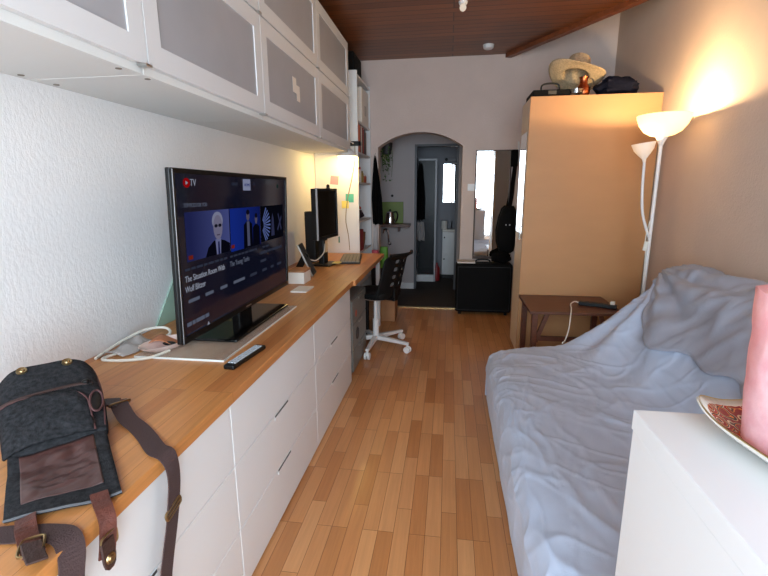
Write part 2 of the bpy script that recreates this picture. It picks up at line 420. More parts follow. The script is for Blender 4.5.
# ------------------------------------------------------------------ drawer cabinets and worktops
XF = -.689
units = [(-.60,.33,'A'),(.33,1.247,'A'),(1.247,2.168,'B'),(2.168,3.05,'B')]
ulab = ['white drawer cabinet nearest the front under the shoulder bag, below the frame', 'white drawer cabinet behind the hanging bag strap, under the worktop',
        'white drawer cabinet below the remote control with slot handles', 'white drawer cabinet beside the grey filing cabinet with slot handles']
for (y0, y1, k), lab in zip(units, ulab):
    t = thing('drawer_cabinet', lab, 'cabinet', (-1.03, (y0+y1)/2, 0), 0, 'white drawer cabinets under the worktop')
    obj('body', MB().box(XL+.024, XF-.021, y0+.001, y1-.001, .05, .733), M['white_m'], t)
    obj('plinth', MB().box(XL+.024, XF-.012, y0+.001, y1-.001, 0, .05), plain('plinth_dark', (70,45,32)), t)
    yc = (y0+y1)/2-.03
    zs = [(.012,.249),(.252,.499),(.502,.732)]
    for j, (z0, z1) in enumerate(zs):
        dr = obj('drawer', MB().box(XF-.019, XF, y0+.0025, y1-.0025, z0, z1), M['white'], t, .002)
        if j < 2:
            zt = z1-.002
            obj('handle', MB().box(XF-.001, XF+.0015, yc-.075, yc+.075, zt-.008, zt), plain('slot_shade', (74,72,70)), dr, .0008, label='slot handle, its shaded hollow painted as a grey strip')  # grey strip on the front paints the shade inside the cut-out
            obj('handle_lip', MB().box(XF-.001, XF+.003, yc-.078, yc+.078, zt-.019, zt-.008), M['white'], dr)
obj('worktop', MB().box(XL, -.672, -.60, 3.084, .735, .772), M['oak'], None, .003, label='long oak worktop over the white drawers, carrying the television and bag', cat='worktop')
t = thing('desk', 'oak desk top continuing the worktop beyond the drawers, under the monitor', 'desk', (-1.0, 3.82, 0))
obj('desk_top', MB().box(XL+.002, -.655, 3.088, 4.55, .732, .771), M['oak'], t, .003)
obj('leg', MB().box(-.735, -.695, 4.49, 4.53, 0, .732), M['white_m'], t, .002)
obj('leg', MB().box(-1.34, -1.30, 4.49, 4.53, 0, .732), M['white_m'], t, .002)

# filing cabinet under the desk
t = thing('filing_cabinet', 'grey metal filing cabinet with round stickers under the oak desk', 'cabinet', (-.98, 3.46, 0))
obj('body', MB().box(-1.28, -.715, 3.16, 3.715, .02, .60), M['grey_metal'], t, .004)
for z0, z1 in ((.03,.20),(.205,.40),(.405,.595)):
    dr = obj('drawer', MB().box(-.715, -.70, 3.165, 3.71, z0, z1), M['grey_metal'], t, .003)
    obj('handle', MB().box(-.70, -.693, 3.40, 3.52, z1-.03, z1-.018), M['alu'], dr)
obj('sticker', MB().disc((-.6995,3.30,.47), .028, 'x', 20, .002), plain('sticker_red', (196,96,84)), t, label='round red sticker')
ring = MB().tube([(-.699, 3.33+.045*cos(a*pi/10), .30+.045*sin(a*pi/10)) for a in range(20)], .006, 6, True).disc((-.6995,3.33,.30), .04, 'x', 20, .001)
obj('sticker', ring, plain('sticker_dark', (56,56,58)), t, label='round dark sticker')

# ------------------------------------------------------------------ television
A0 = V((-.971, 1.443, .8425)); W, Ht = 1.136, .643
tv = thing('television', 'large black flat television showing a programme menu on the worktop', 'television', (A0.x, A0.y, .780), radians(90.25))
Z0 = .8425-.780
def L(): return MB()
b = MB()
bz = .018
b.box(.012, W, .004, .022, Z0, Z0+Ht)
obj('housing', b, M['black'], tv, .004, world=False)
fb = MB().box(.012, W, -.006, .004, Z0+Ht-bz, Z0+Ht).box(.012, W, -.006, .004, Z0, Z0+.026).box(.012, bz+.010, -.006, .004, Z0+.026, Z0+Ht-bz).box(W-bz, W, -.006, .004, Z0+.026, Z0+Ht-bz)
obj('bezel', fb, mat('bezel_black', (9,9,10), .3, spec=.3), tv, .002, world=False, label='glossy black bezel')
obj('edge_strip', MB().box(.0115, .0155, -.0072, -.0055, Z0+.004, Z0+Ht-.004), plain('edge_silver', (150,152,155), .25), tv, .001, world=False, label='silver strip down the near edge')
scr = obj('screen', MB().box(bz, W-bz, -.0015, .003, Z0+.026, Z0+Ht-bz), M['screen'], tv, world=False)
obj('brand_mark', MB().box(.545, .60, -.0072, -.006, Z0+.009, Z0+.015), M['alu'], tv, world=False)
bk = MB().box(.12, W-.12, .020, .065, Z0+.08, Z0+Ht-.12)
obj('back_cover', bk, M['black'], tv, .01, world=False)
obj('neck', MB().box(.50, .64, .010, .05, .01, Z0+.10), M['gloss'], tv, .004, world=False)
obj('base_plate', MB().box(.235, .86, -.102, .15, 0, .012), M['gloss'], tv, .006, world=False)
RX = (radians(90), 0, 0)
E = lambda n, c, s=1.0: M.setdefault(n, glow(n, c, s))
ES = .27
UU = lambda u: -.026+1.13*u+.015*u*u       # menu layout widths on this screen
VW = lambda v: v-.014*(1-v/.6)
def rect(name, u0, u1, v0, v1, m, y=-.0022, lab=None):
    u0, u1, v0, v1 = UU(u0), UU(u1), VW(v0), VW(v1)
    return obj(name, MB().box(u0, u1, y, y+.0006, Z0+v0, Z0+v1), m, scr, world=False, label=lab)
def poly(name, pts, m, y): return obj(name, MB().prism([(UU(u), Z0+VW(v)) for u, v in pts], 'y', y, y+.0005), m, scr, world=False)
def ellp(u, v, a, b_, n=22): return [(u+a*cos(2*pi*i/n), v+b_*sin(2*pi*i/n)) for i in range(n)]
white_e, grey_e, dim_e = E('ui_white', (190,196,215), ES), E('ui_grey', (120,128,150), ES), E('ui_dim', (66,72,92), ES)
poly('logo_disc', [(.114+.020*cos(a*pi/14), .593+.017*sin(a*pi/14)) for a in range(28)], E('ui_red', (190,16,22), ES), -.0022)
poly('logo_arrow', [(.108,.586),(.108,.600),(.122,.593)], white_e, -.0029)
text_obj('screen_lettering', 'TV', white_e, scr, (UU(.134), -.0022, Z0+VW(.583)), .036, RX, xs=0.928)
rect('highlight_tile', .520, .590, .567, .618, E('ui_tile', (176,184,220), ES))
text_obj('screen_lettering', 'HOME', E('ui_blue', (50,66,150), ES), scr, (UU(.531), -.003, Z0+VW(.586)), .0185, RX, xs=1.160)
text_obj('screen_lettering', 'LIBRARY', dim_e, scr, (UU(.422), -.0022, Z0+VW(.588)), .0185, RX, xs=0.870)
text_obj('screen_lettering', 'LIVE', dim_e, scr, (UU(.615), -.0022, Z0+VW(.590)), .0185, RX, xs=0.928)
text_obj('screen_lettering', 'TOP PICKS FOR YOU', grey_e, scr, (UU(.088), -.0022, Z0+VW(.507)), .021, RX, xs=0.835)
rect('avatar_dot', .885, .905, .58, .60, E('ui_teal', (40,70,64), ES))
# thumbnails: man in a dark suit; two people; radiating bars and figures
def grad(name, c0, c1, x0, x1):
    k = NT(name); co_ = k.coord(); sx = k.n('ShaderNodeSeparateXYZ'); k.l(co_, sx.inputs[0])
    mr = k.n('ShaderNodeMapRange'); mr.inputs[1].default_value = x0; mr.inputs[2].default_value = x1; k.l(sx.outputs[0], mr.inputs[0])
    e = k.n('ShaderNodeEmission', Strength=ES); k.l(k.ramp(mr.outputs[0], [(0, lin(c0)), (1, lin(c1))]), e.inputs[0]); k.l(e.outputs[0], k.out.inputs[0]); return k.m
rect('thumbnail', .09, .388, .31, .49, grad('thumb_blue', (46,52,110), (98,108,180), .11, .45))
rect('thumbnail', .396, .68, .303, .49, grad('thumb_deep', (30,58,170), (24,34,100), .46, .80))
rect('thumbnail', .688, .962, .31, .49, E('thumb_dark', (14,15,26), ES))
suit, skin = E('pic_suit', (14,15,30), ES), E('pic_skin', (150,146,178), ES)
poly('picture_suit', [(.205,.31),(.225,.345),(.265,.368),(.30,.372),(.345,.362),(.386,.345),(.386,.31)], suit, -.0030)
poly('picture_shirt', [(.283,.31),(.276,.372),(.318,.374),(.312,.31)], E('pic_shirt', (140,146,196), ES), -.0034)
poly('picture_tie', [(.292,.31),(.294,.362),(.304,.362),(.306,.31)], E('pic_tie', (40,44,100), ES), -.0038)
poly('picture_hair', ellp(.297, .447, .039, .036), E('pic_hair', (168,172,206), ES), -.0036)
poly('picture_face', ellp(.298, .420, .033, .050), skin, -.0040)
for u in (.284, .312): poly('picture_spectacles', ellp(u, .427, .012, .007, 12), E('pic_glass', (34,34,52), ES), -.0044)
poly('picture_mouth', [(.285,.392),(.311,.392),(.308,.387),(.288,.387)], E('pic_mouth', (100,88,116), ES), -.0044)
for u, top, w in ((.553,.472,.036),(.634,.452,.030)):
    poly('picture_suit', [(u-w*1.25,.303),(u-w*1.1,top-.06),(u-w*.4,top-.046),(u+w*.4,top-.046),(u+w*1.1,top-.06),(u+w*1.2,.303)], suit, -.0030)
    poly('picture_face', ellp(u, top-.02, w*.42, .024, 14), E('pic_skin2', (110,104,130), ES), -.0034)
    poly('picture_hair', ellp(u, top-.004, w*.45, .012, 14), E('pic_hair2', (24,22,40), ES), -.0038)
poly('picture_shirt', [(.543,.31),(.541,.425),(.565,.425),(.567,.31)], E('pic_grey', (104,108,140), ES), -.0034)
for i in range(11):
    a = radians(-62+i*12); cx_, cy_ = .690, .395; r0, r1 = .028, .105
    ca, sa, q = cos(a), sin(a)*.95, .0045
    poly('picture_ray', [(max(.688, cx_+r0*ca+q*.4*sa), cy_+r0*sa-q*.4*ca), (cx_+r1*ca+q*sa, max(.312, min(.488, cy_+r1*sa-q*ca))), (cx_+r1*ca-q*sa, max(.314, min(.488, cy_+r1*sa+q*ca))), (max(.688, cx_+r0*ca-q*.4*sa), cy_+r0*sa+q*.4*ca)], E('pic_ray', (120,140,215), ES), -.0030)
poly('picture_figure', [(.805,.33),(.812,.42),(.822,.45),(.836,.42),(.845,.33)], E('pic_fig', (64,68,104), ES), -.0030)
poly('picture_figure', [(.88,.36),(.935,.43),(.942,.42),(.89,.35)], E('pic_fig', (64,68,104), ES), -.0030)
poly('picture_figure', [(.93,.35),(.89,.44),(.897,.447),(.94,.36)], E('pic_fig', (64,68,104), ES), -.0030)
for u, v in ((.109,.325),(.408,.325)): rect('live_badge', u-.013, u+.013, v-.007, v+.008, E('ui_badge', (150,48,34), ES), -.0046)
for u0, u1 in ((.074,.36),(.385,.66),(.70,.80)):
    u = u0
    while u < u1-.02:
        w = random.uniform(.02,.05); rect('small_caption', u, min(u+w, u1), .279, .288, dim_e); u += w+.008
text_obj('screen_lettering', 'The Situation Room With', white_e, scr, (UU(.070), -.0022, Z0+VW(.238)), .034, RX, xs=0.853)
text_obj('screen_lettering', 'Wolf Blitzer', white_e, scr, (UU(.068), -.0022, Z0+VW(.200)), .034, RX, xs=0.853)
text_obj('screen_lettering', 'The Young Turks', grey_e, scr, (UU(.380), -.0022, Z0+VW(.240)), .034, RX, xs=0.835)
for v, ws in ((.250, ((.672,.755),(.763,.80),(.808,.90),(.908,.94))), (.208, ((.672,.735),))):
    for u0, u1 in ws: rect('caption_word', u0, u1, v, v+.013, dim_e)
for u, w in ((.083,.068),(.190,.055),(.298,.053),(.405,.10),(.56,.068),(.69,.05),(.79,.034),(.872,.055)):
    rect('category_word', u, u+w, .158, .171, grey_e if u < .5 else dim_e)
for u0, u1 in ((.066,.093),(.098,.116),(.121,.176),(.181,.206)): rect('headline_word', u0, u1, .072, .087, grey_e)
poly('play_arrow', [(.187,.032),(.212,.032),(.1995,.053)], white_e, -.0022)
for u0, u1 in ((.066,.18),(.225,.345)): rect('progress_bar', u0, u1, .041, .044, dim_e)

# the panel leans forward a little on its neck
lean = Matrix.Translation((0,0,Z0)) @ Matrix.Rotation(radians(2.1), 4, 'X') @ Matrix.Translation((0,0,-Z0))
def descend(o):
    for c in list(COL.objects):
        if c.parent == o: yield c; yield from descend(c)
for c in list(descend(tv)):
    if c.name.split('.')[0] not in ('base_plate', 'neck'): c.data.transform(lean)
# glass slab under the television and mint glass pane behind it
gs = thing('glass_slab', 'clear glass slab lying on the worktop under the television', 'glass plate', (-1.01, 1.9, .7722))
obj('slab', MB().box(-1.20, -.8295, 1.4855, 2.312, .7722, .7798), M['glass'], gs)
obj('polished_edge', MB().box(-.8295, -.828, 1.484, 2.312, .7722, .7800).box(-1.20, -.8295, 1.484, 1.4855, .7722, .7800), M['glass_rim'], gs, label='bright polished edge')
gp = [(-1.362,1.84,.773),(-1.352,2.30,1.33),(-1.352,2.75,1.33),(-1.362,2.75,.773)]
obj('leaning_glass_sheet', MB().add([V(p) for p in gp]+[V(p)+V((.008,0,0)) for p in gp], [(0,1,2,3),(7,6,5,4),(0,4,5,1),(1,5,6,2),(2,6,7,3),(3,7,4,0)]), M['mint'], None, label='pale mint glass pane leaning on the wall behind the television', cat='glass pane')

# remote
t = thing('remote_control', 'black remote control with pale buttons on the worktop edge', 'remote control', (-.762, 1.532, .7722), radians(84))
obj('body', MB().box(-.118, .118, -.022, .022, 0, .018), M['black'], t, .006, world=False)
bt = MB()
for i in range(11):
    for j in range(3): bt.box(-.095+i*.018, -.083+i*.018, -.015+j*.0115, -.0075+j*.0115, .017, .020)
bts = [obj('button', MB().box(-.095+i*.018, -.083+i*.018, -.0155+j*.0115, -.0075+j*.0115, .017, .0205), plain('button_pale', (188,196,204)), t, world=False) for i in range(11) for j in range(3)]

# white cable, plastic sleeve, dish of odds and ends
pts = [(-1.33,1.44,.779),(-1.335,1.50,.785),(-1.33,1.60,.80),(-1.30,1.70,.815),(-1.24,1.745,.812),(-1.19,1.70,.80),(-1.22,1.62,.786),(-1.28,1.52,.779),(-1.30,1.44,.778),(-1.22,1.435,.778),(-1.13,1.475,.779),(-1.10,1.56,.779)]
obj('cable', MB().tube(smooth_pts(pts, 8), .006, 8), M['cable_w'], None, 0, True, label='thick white cable looped on the worktop against the wall', cat='cable')
def fsl(u, v):
    return (-1.352+.11*u+.02*sin(v*5), 1.475+.20*v, .7735+.035*sin(pi*u)*(.5+.5*noise.noise(V((u*3,v*4,1))))+.004)
obj('plastic_sleeve', MB().grid(fsl, 10, 12), sheet_glass('thin_plastic', (240,240,240), .12, .45, .2, (225,222,220)), None, 0, True, solid=.001, label='crumpled clear plastic sleeve under the white cable loop', cat='plastic bag')
t = thing('oval_dish', 'small oval white dish of odds and ends beside the television', 'dish', (-1.145, 1.60, .7722))
mxd = Matrix.Translation((-1.145,1.60,.7722)) @ Matrix.Rotation(radians(70), 4, 'Z') @ Matrix.Diagonal((1,.62,1,1))
obj('bowl', MB().lathe([(0,.003),(.07,.004),(.10,.022),(.108,.030),(.104,.030),(.095,.022),(.06,.009),(0,.008)], mx=mxd), plain('dish_pink', (232,208,200), .3), t, 0, True)
obj('bank_note', MB().grid(lambda u, v: (-1.20+.10*u, 1.57+.09*v, .800+.014*sin(3*u+2*v)), 8, 8), plain('note_orange', (196,124,84)), None, 0, True, solid=.001, label='crumpled orange paper lying in the small oval dish', cat='paper')
obj('key_fob', MB().ell((-1.115,1.585,.80), (.028,.016,.008)), M['black'], None, 0, True, label='black oval fob lying in the small oval dish', cat='fob')

# ------------------------------------------------------------------ things on the desk
t = thing('cardboard_box', 'small white box with a brown lid beside the television', 'box', (-1.045, 3.0, .771))
obj('body', MB().box(-1.10, -.985, 2.93, 3.08, .772, .852), M['paper'], t, .002)
obj('lid', MB().box(-1.103, -.982, 2.927, 3.083, .852, .866), M['card'], t, .002, label='brown cardboard lid')
obj('white_card_case', MB().box(-.99, -.885, 2.66, 2.83, .7722, .782), M['paper'], None, .003, label='flat white case lying on the worktop in front of the small box', cat='case')
obj('power_adapter', MB().box(-1.25, -1.17, 2.70, 2.85, .7722, .81), M['black'], None, .006, label='black power adapter against the wall behind the television', cat='adapter')
pts = [(-1.20,2.86,.79),(-1.18,2.95,.85),(-1.14,2.92,.90),(-1.22,2.88,.86),(-1.26,3.0,.80),(-1.20,3.15,.79),(-1.12,3.35,.80),(-1.2,3.6,.779)]
obj('cable', MB().tube(smooth_pts(pts, 6), .005, 6), M['cable_k'], None, 0, True, label='black cable tangled beside the power adapter and small box', cat='cable')
# tablet leaning
t = thing('tablet', 'dark tablet leaning on a stand left of the monitor', 'tablet', (-1.04, 3.26, .772))
mt = Matrix.Translation((-1.0, 3.19, .7790)) @ Matrix.Rotation(radians(8), 4, 'Z') @ Matrix.Rotation(radians(-24), 4, 'Y')
obj('frame', MB().box(-.012, 0, 0, .17, 0, .26, mt), M['alu'], t, .002)
obj('display', MB().box(0, .0015, .004, .166, .004, .256, mt), M['black'], t)
obj('stand', MB().bar((-1.075,3.275,.94), (-1.17,3.29,.774), .05, .006, (0,1,0)), M['black'], t)
pts = [(-1.08,3.36,.88),(-1.05,3.45,.86),(-1.03,3.6,.90),(-1.05,3.72,.96)]
obj('cable', MB().tube(smooth_pts(pts, 6), .005, 6), M['cable_w'], None, 0, True, label='white cable between the tablet and the monitor', cat='cable')

# monitor
ma = atan2(.45, .053)
mo = thing('monitor', 'black computer monitor with silver edge turned to the office chair', 'monitor', (-1.04, 3.775, .771), ma)
w2 = .226
obj('housing', MB().box(-w2, w2, 0, .045, .235, .655), M['black'], mo, .006, world=False)
obj('bezel', MB().box(-w2-.002, w2+.002, -.012, .004, .635, .657).box(-w2-.002, w2+.002, -.012, .004, .233, .262).box(-w2-.002, -w2+.016, -.012, .004, .262, .635).box(w2-.016, w2+.002, -.012, .004, .262, .635), M['black'], mo, .002, world=False)
obj('edge_strip', MB().box(-w2-.0035, -w2+.006, -.0135, .0, .236, .655), plain('bezel_silver', (170,170,172), .3), mo, .001, world=False, label='silver edge strip')
obj('screen', MB().box(-w2+.016, w2-.016, -.004, .002, .262, .635), M['gloss'], mo, world=False)
obj('neck', MB().box(-.05, .05, .02, .07, .01, .42), M['black'], mo, .006, world=False)
obj('base_plate', MB().box(-.12, .12, -.06, .12, .001, .016), M['black'], mo, .008, world=False)
t = thing('webcam', 'small black webcam clipped on top of the monitor', 'webcam', (-1.03,3.80,1.426))
obj('body', MB().ell((-1.03,3.80,1.447), (.014,.024,.016)), M['black'], t, 0, True)
obj('clip', MB().box(-1.045,-1.015,3.788,3.812,1.4265,1.436), M['black'], t)
obj('sticky_note', MB().box(-1.02,-1.0195,3.62,3.69,.90,1.0), plain('note_cream', (236,214,170)), None, label='cream paper note hanging below the near end of the monitor', cat='note')
obj('sticky_note', MB().box(-.985,-.9845,3.94,3.99,.945,1.0), plain('note_teal', (66,150,130)), None, label='teal sticky note hanging below the far corner of the monitor', cat='note')
obj('note_pad', MB().box(-1.0,-.93,3.74,3.84,.788,.792), plain('note_yellow', (222,206,120)), None, label='yellow notes lying on the monitor base', cat='note')
t = thing('speaker', 'tall black computer speaker standing against the wall behind the monitor', 'speaker', (-1.23, 3.93, .771))
obj('body', MB().box(-1.275,-1.185,3.87,3.99,.772,1.23), M['black'], t, .008)
obj('grille', MB().box(-1.186,-1.180,3.882,3.978,.80,1.21), M['black_cloth'], t, .002)
# keyboard
kb = thing('keyboard', 'black computer keyboard lying on the desk in front of the monitor', 'keyboard', (-.905, 4.09, .771), radians(99))
obj('case', MB().box(-.27, .27, -.095, .095, .001, .016), M['black'], kb, .005, world=False)
keym = plain('key_grey', (138,132,122), .6)
for r in range(5):
    n = 15 if r else 8
    x = -.262
    for c in range(n):
        w = .0295 if r else (.18 if c == 3 else .0430)
        obj('key', MB().box(x, x+w, -.082+r*.0335, -.055+r*.0335, .014, .024), keym, kb, world=False); x += w+.0055
# sticky notes on the bookcase side
for nm, c, x, z, s, lab in (('pink', (236,150,160), -1.165, 1.515, .085, 'pink sticky note on the bookcase side above the monitor'),
                       ('teal', (84,180,160), -1.01, 1.335, .085, 'teal sticky note on the bookcase side right of the monitor'),
                       ('yellow', (240,222,120), -1.058, 1.270, .075, 'yellow sticky note on the bookcase side under the teal one')):
    obj('sticky_note', MB().obox((x, 4.5594-(.001 if nm == 'yellow' else 0), z), (s, .0008, s), (0, radians(6 if nm == 'pink' else 1), 0)), plain('note_'+nm+'2', c, .7), None, label=lab, cat='note', group=None)

# ------------------------------------------------------------------ bookcase
BX0, BX1, BY0, BY1 = -1.365, -.915, 4.56, 5.31
bc = thing('bookcase', 'tall white bookcase at the end of the desk, shelves facing the floor', 'bookcase', (-1.14, 4.935, 0))
obj('side_panel', MB().box(BX0, BX1, BY0, BY0+.025, 0, 2.55), M['white_m'], bc, .001)
obj('side_panel', MB().box(BX0, BX1, BY1-.025, BY1, 0, 2.55), M['white_m'], bc, .001)
obj('back_panel', MB().box(BX0, BX0+.006, BY0+.025, BY1-.025, 0, 2.55), M['white_m'], bc)
for z in (.06,.42,.775,1.10,1.495,1.795,2.10,2.525): obj('shelf', MB().box(BX0+.006, BX1-.004, BY0+.025, BY1-.025, z-.02, z), M['white_m'], bc, .001)
bcol = [(24,24,26),(224,120,74),(206,100,62),(84,80,84),(228,222,214),(40,36,40),(164,44,40),(96,58,48),(44,50,62),(120,96,80)]
blab = ['black book nearest the desk on the bookcase shelf', 'bright orange book beside the black one on the bookcase shelf', 'rust coloured book after the orange one on the bookcase shelf', 'dark grey book in the middle of the bookcase shelf',
        'cream white book among dark ones on the bookcase shelf', 'thin charcoal book after the cream one on the bookcase shelf', 'deep red book on the bookcase shelf', 'brown book beyond the red one on the bookcase shelf', 'slate blue book toward the far end of the bookcase shelf', 'tan book farthest along on the bookcase shelf']
y = BY0+.03
for i, c in enumerate(bcol):
    w = [.05,.075,.05,.04,.05,.035,.06,.045,.05,.05][i]; h = [.28,.275,.27,.28,.275,.26,.27,.25,.265,.24][i]
    t = thing('book', blab[i], 'book', (-1.02, y+w/2, 1.795), 0, 'books on the bookcase shelf')
    obj('cover', MB().box(-1.11, -.93, y, y+w-.002, 1.7955, 1.7955+h), plain('book_%d' % i, c), t, .002)
    obj('page_block', MB().box(-1.112, -.935, y+.004, y+w-.006, 1.7995+h-.006, 1.7955+h+.0005), M['paper'], t)
    y += w+.002
t = thing('box_file', 'pale box file standing on the top shelf of the bookcase', 'file', (-1.05, 5.0, 2.10))
obj('case', MB().box(-1.2, -.925, 4.85, 5.24, 2.1005, 2.46), M['paper'], t, .003)
obj('label_plate', MB().box(-.925, -.923, 5.0, 5.09, 2.2, 2.3), plain('file_grey', (190,186,178)), t)
obj('box_file', MB().box(-1.2, -.94, 4.60, 4.68, 2.1005, 2.45), plain('file_cream', (232,214,190)), None, .003, label='slim cream box file near the front of the top bookcase shelf', cat='file')
obj('black_case', MB().box(-1.30, -.95, 4.62, 5.0, 2.5505, 2.74), M['black_soft'], None, .02, label='black case lying on top of the bookcase under the ceiling', cat='case')
for i, (yy, c, cc, h, r, lab) in enumerate(((4.72,(226,218,208),(170,36,36),.155,.038,'white jar with red lid on the bookcase shelf'),(4.87,(150,130,70),(120,110,60),.12,.034,'olive jar in the middle of the bookcase shelf'),(5.03,(150,70,52),(214,200,190),.085,.036,'short brown jar with pale lid on the bookcase shelf'))):
    t = thing('jar', lab, 'jar', (-.955, yy, 1.495), 0, 'jars on the bookcase shelf')
    obj('body', MB().lathe([(0,.0005),(r,.0005),(r,h*.8),(r*.8,h*.86),(0,h*.86)], (-.955,yy,1.495), 20), plain('jar_%d' % i, c, .3), t, 0, True)
    obj('lid', MB().lathe([(0,h*.86),(r*.85,h*.86),(r*.85,h),(0,h)], (-.955,yy,1.495), 20), plain('jarlid_%d' % i, cc, .4), t, 0, True)
def lump(c, r, s, amp=.25, nu=26, nv=18):
    b = MB(); b.ell(c, r, nu, nv)
    for p in b.v:
        d = (p-V(c)); d = V((d.x/r[0], d.y/r[1], d.z/r[2])); k = 1+amp*noise.fractal(d*s+V(c)*3, .8, 2.2, 4)
        p.x = c[0]+d.x*r[0]*k; p.y = c[1]+d.y*r[1]*k; p.z = max(c[2]-r[2], c[2]+d.z*r[2]*k)
    return b
obj('folded_cloth', lump((-1.02,4.86,1.155), (.09,.18,.055), 2), plain('cloth_maroon', (48,26,34), .9), None, 0, True, label='dark folded cloth on the bookcase shelf below the jars', cat='cloth')
obj('folded_cloth', lump((-1.0,4.80,1.23), (.055,.09,.022), 2), plain('cloth_red', (150,34,44), .9), None, 0, True, label='small red cloth on top of the dark folded cloth', cat='cloth')
obj('red_box', MB().box(-1.10, -.925, 4.62, 4.84, .7755, 1.0), plain('box_red', (150,36,34)), None, .003, label='red box standing on the bookcase shelf at desk height', cat='box')
t = thing('basket', 'round brown basket beside the red box on the bookcase shelf', 'basket', (-1.015,4.96,.775))
obj('body', MB().lathe([(0,.001),(.07,.001),(.085,.10),(.088,.18),(.08,.18),(.065,.01),(0,.01)], (-1.015,4.96,.775)), mat('wicker', (128,92,66), .8, bump=(90,.6)), t, 0, True)
# clip lamp under the cabinets
cl = thing('clip_lamp', 'white clip lamp glowing under the far wall cabinet', 'lamp', (-.985, 4.37, 1.730))
obj('shade', MB().lathe([(.098,0),(.096,.004),(.06,.055),(.026,.085),(.022,.11),(.020,.11),(.024,.082),(.057,.052),(.092,.004),(.098,0)], (-.985,4.37,1.730)), M['lampwhite'], cl, 0, True)
obj('bulb', MB().ell((-.985,4.37,1.768), (.024,.024,.03)), M['bulb'], cl, 0, True)
obj('arm', MB().tube(smooth_pts([(-.985,4.37,1.838),(-.975,4.43,1.872),(-.95,4.51,1.868)], 5), .006, 8), M['lampwhite'], cl, 0, True)
obj('clip', MB().box(-.99,-.885,4.535,4.5595,1.845,1.89).box(-.912,-.885,4.535,4.60,1.85,1.885), M['black'], cl, .006, label='black clamp')
pts = [(-.945,4.556,1.85),(-.95,4.554,1.70),(-.985,4.554,1.52),(-1.03,4.554,1.33),(-1.055,4.554,1.12),(-1.03,4.554,.95),(-1.02,4.553,.80)]
obj('cord', MB().tube(smooth_pts(pts, 6), .004, 6), plain('cord_tan', (150,130,100)), cl, 0, True)

# ------------------------------------------------------------------ office chair
ch = thing('office_chair', 'black office chair with white wheeled base at the desk', 'chair', (-.635, 3.85, 0), radians(66))
cw = plain('chair_white', (226,224,222), .4)
obj('gas_column', MB().cyl((0,0,.075), (0,0,.27), .027).cyl((0,0,.27), (0,0,.49), .015), cw, ch, 0, True, world=False)
for k in range(5):
    a = radians(-22-66+72*k); c, s = cos(a), sin(a)
    lg = MB(); p, q = V((c*.02, s*.02, .10)), V((c*.335, s*.335, .085))
    dd = V((-s, c, 0))
    lg.add([p+dd*.022+V((0,0,.02)), p-dd*.022+V((0,0,.02)), p-dd*.022-V((0,0,.02)), p+dd*.022-V((0,0,.02)), q+dd*.015+V((0,0,.012)), q-dd*.015+V((0,0,.012)), q-dd*.015-V((0,0,.012)), q+dd*.015-V((0,0,.012))],
           [(0,1,2,3),(4,7,6,5),(0,4,5,1),(1,5,6,2),(2,6,7,3),(3,7,4,0)])
    l_ = obj('leg', lg, cw, ch, .004, world=False)
    e = V((c*.325, s*.325, .031))
    obj('caster', MB().cyl(e+dd*.006, e+dd*.024, .031, .030, 18).cyl(e-dd*.024, e-dd*.006, .030, .031, 18).cyl(e, e+V((0,0,.045)), .009), plain('caster_white', (232,230,228), .4), l_, .002, True, world=False)
def rsq(t, a, b, n=4):
    c, s = cos(t), sin(t); return (a*math.copysign(abs(c)**(2/n), c), b*math.copysign(abs(s)**(2/n), s))
seat = MB(); rings = []
prof = [(.0,.485),(.8,.485),(.97,.495),(1.0,.515),(.96,.535),(.8,.538),(.4,.528),(0,.526)]
o0 = 0
for (rr, z) in prof:
    for k in range(36):
        x, y = rsq(2*pi*k/36, .20*max(rr, .001), .20*max(rr, .001)); seat.v.append(V((x, y, z+.02*max(0, (y+.02)/-.2) if z > .51 else z)))
for i in range(len(prof)-1):
    for k in range(36): seat.f.append((i*36+k, i*36+(k+1) % 36, (i+1)*36+(k+1) % 36, (i+1)*36+k))
st = obj('seat', seat, M.setdefault('chair_black', mat('chair_black', (8,8,9), .6, spec=.25)), ch, 0, True, world=False)
obj('seat_plate', MB().cyl((0,0,.462), (0,0,.486), .11, .17, 24), cw, ch, 0, True, world=False, label='white plate under the black seat')
def backf(u, v):
    x = (u-.5)*.40*(1-.10*v); z = .50+.39*v
    y = -.185-.10*v+.09*(2*u-1)**2*.7-(.05*max(0, v-.88)/.12)
    return (x, y, z)
nu, nv = 17, 23
def holes(i, j): return i in (5, 6, 10, 11) and j >= 6 and (j-6) % 4 in (0, 1) and j < 21
obj('backrest', MB().grid(backf, nu, nv, holes), M.setdefault('chair_black', mat('chair_black', (8,8,9), .6, spec=.25)), ch, 0, True, world=False, solid=.016, sub=1)
tr = [(x, -.33+.09*(2*(x/.36+.5)-1)**2*.7, .885) for x in [(-.18+.36*i/8) for i in range(9)]]
obj('top_rail', MB().tube(tr, .014, 8), M.setdefault('chair_black', mat('chair_black', (8,8,9), .6, spec=.25)), ch, 0, True, world=False)
obj('bracket', MB().box(-.03, .03, -.20, -.05, .466, .484).box(-.03, .03, -.215, -.195, .464, .58), M['black'], ch, .003, world=False)

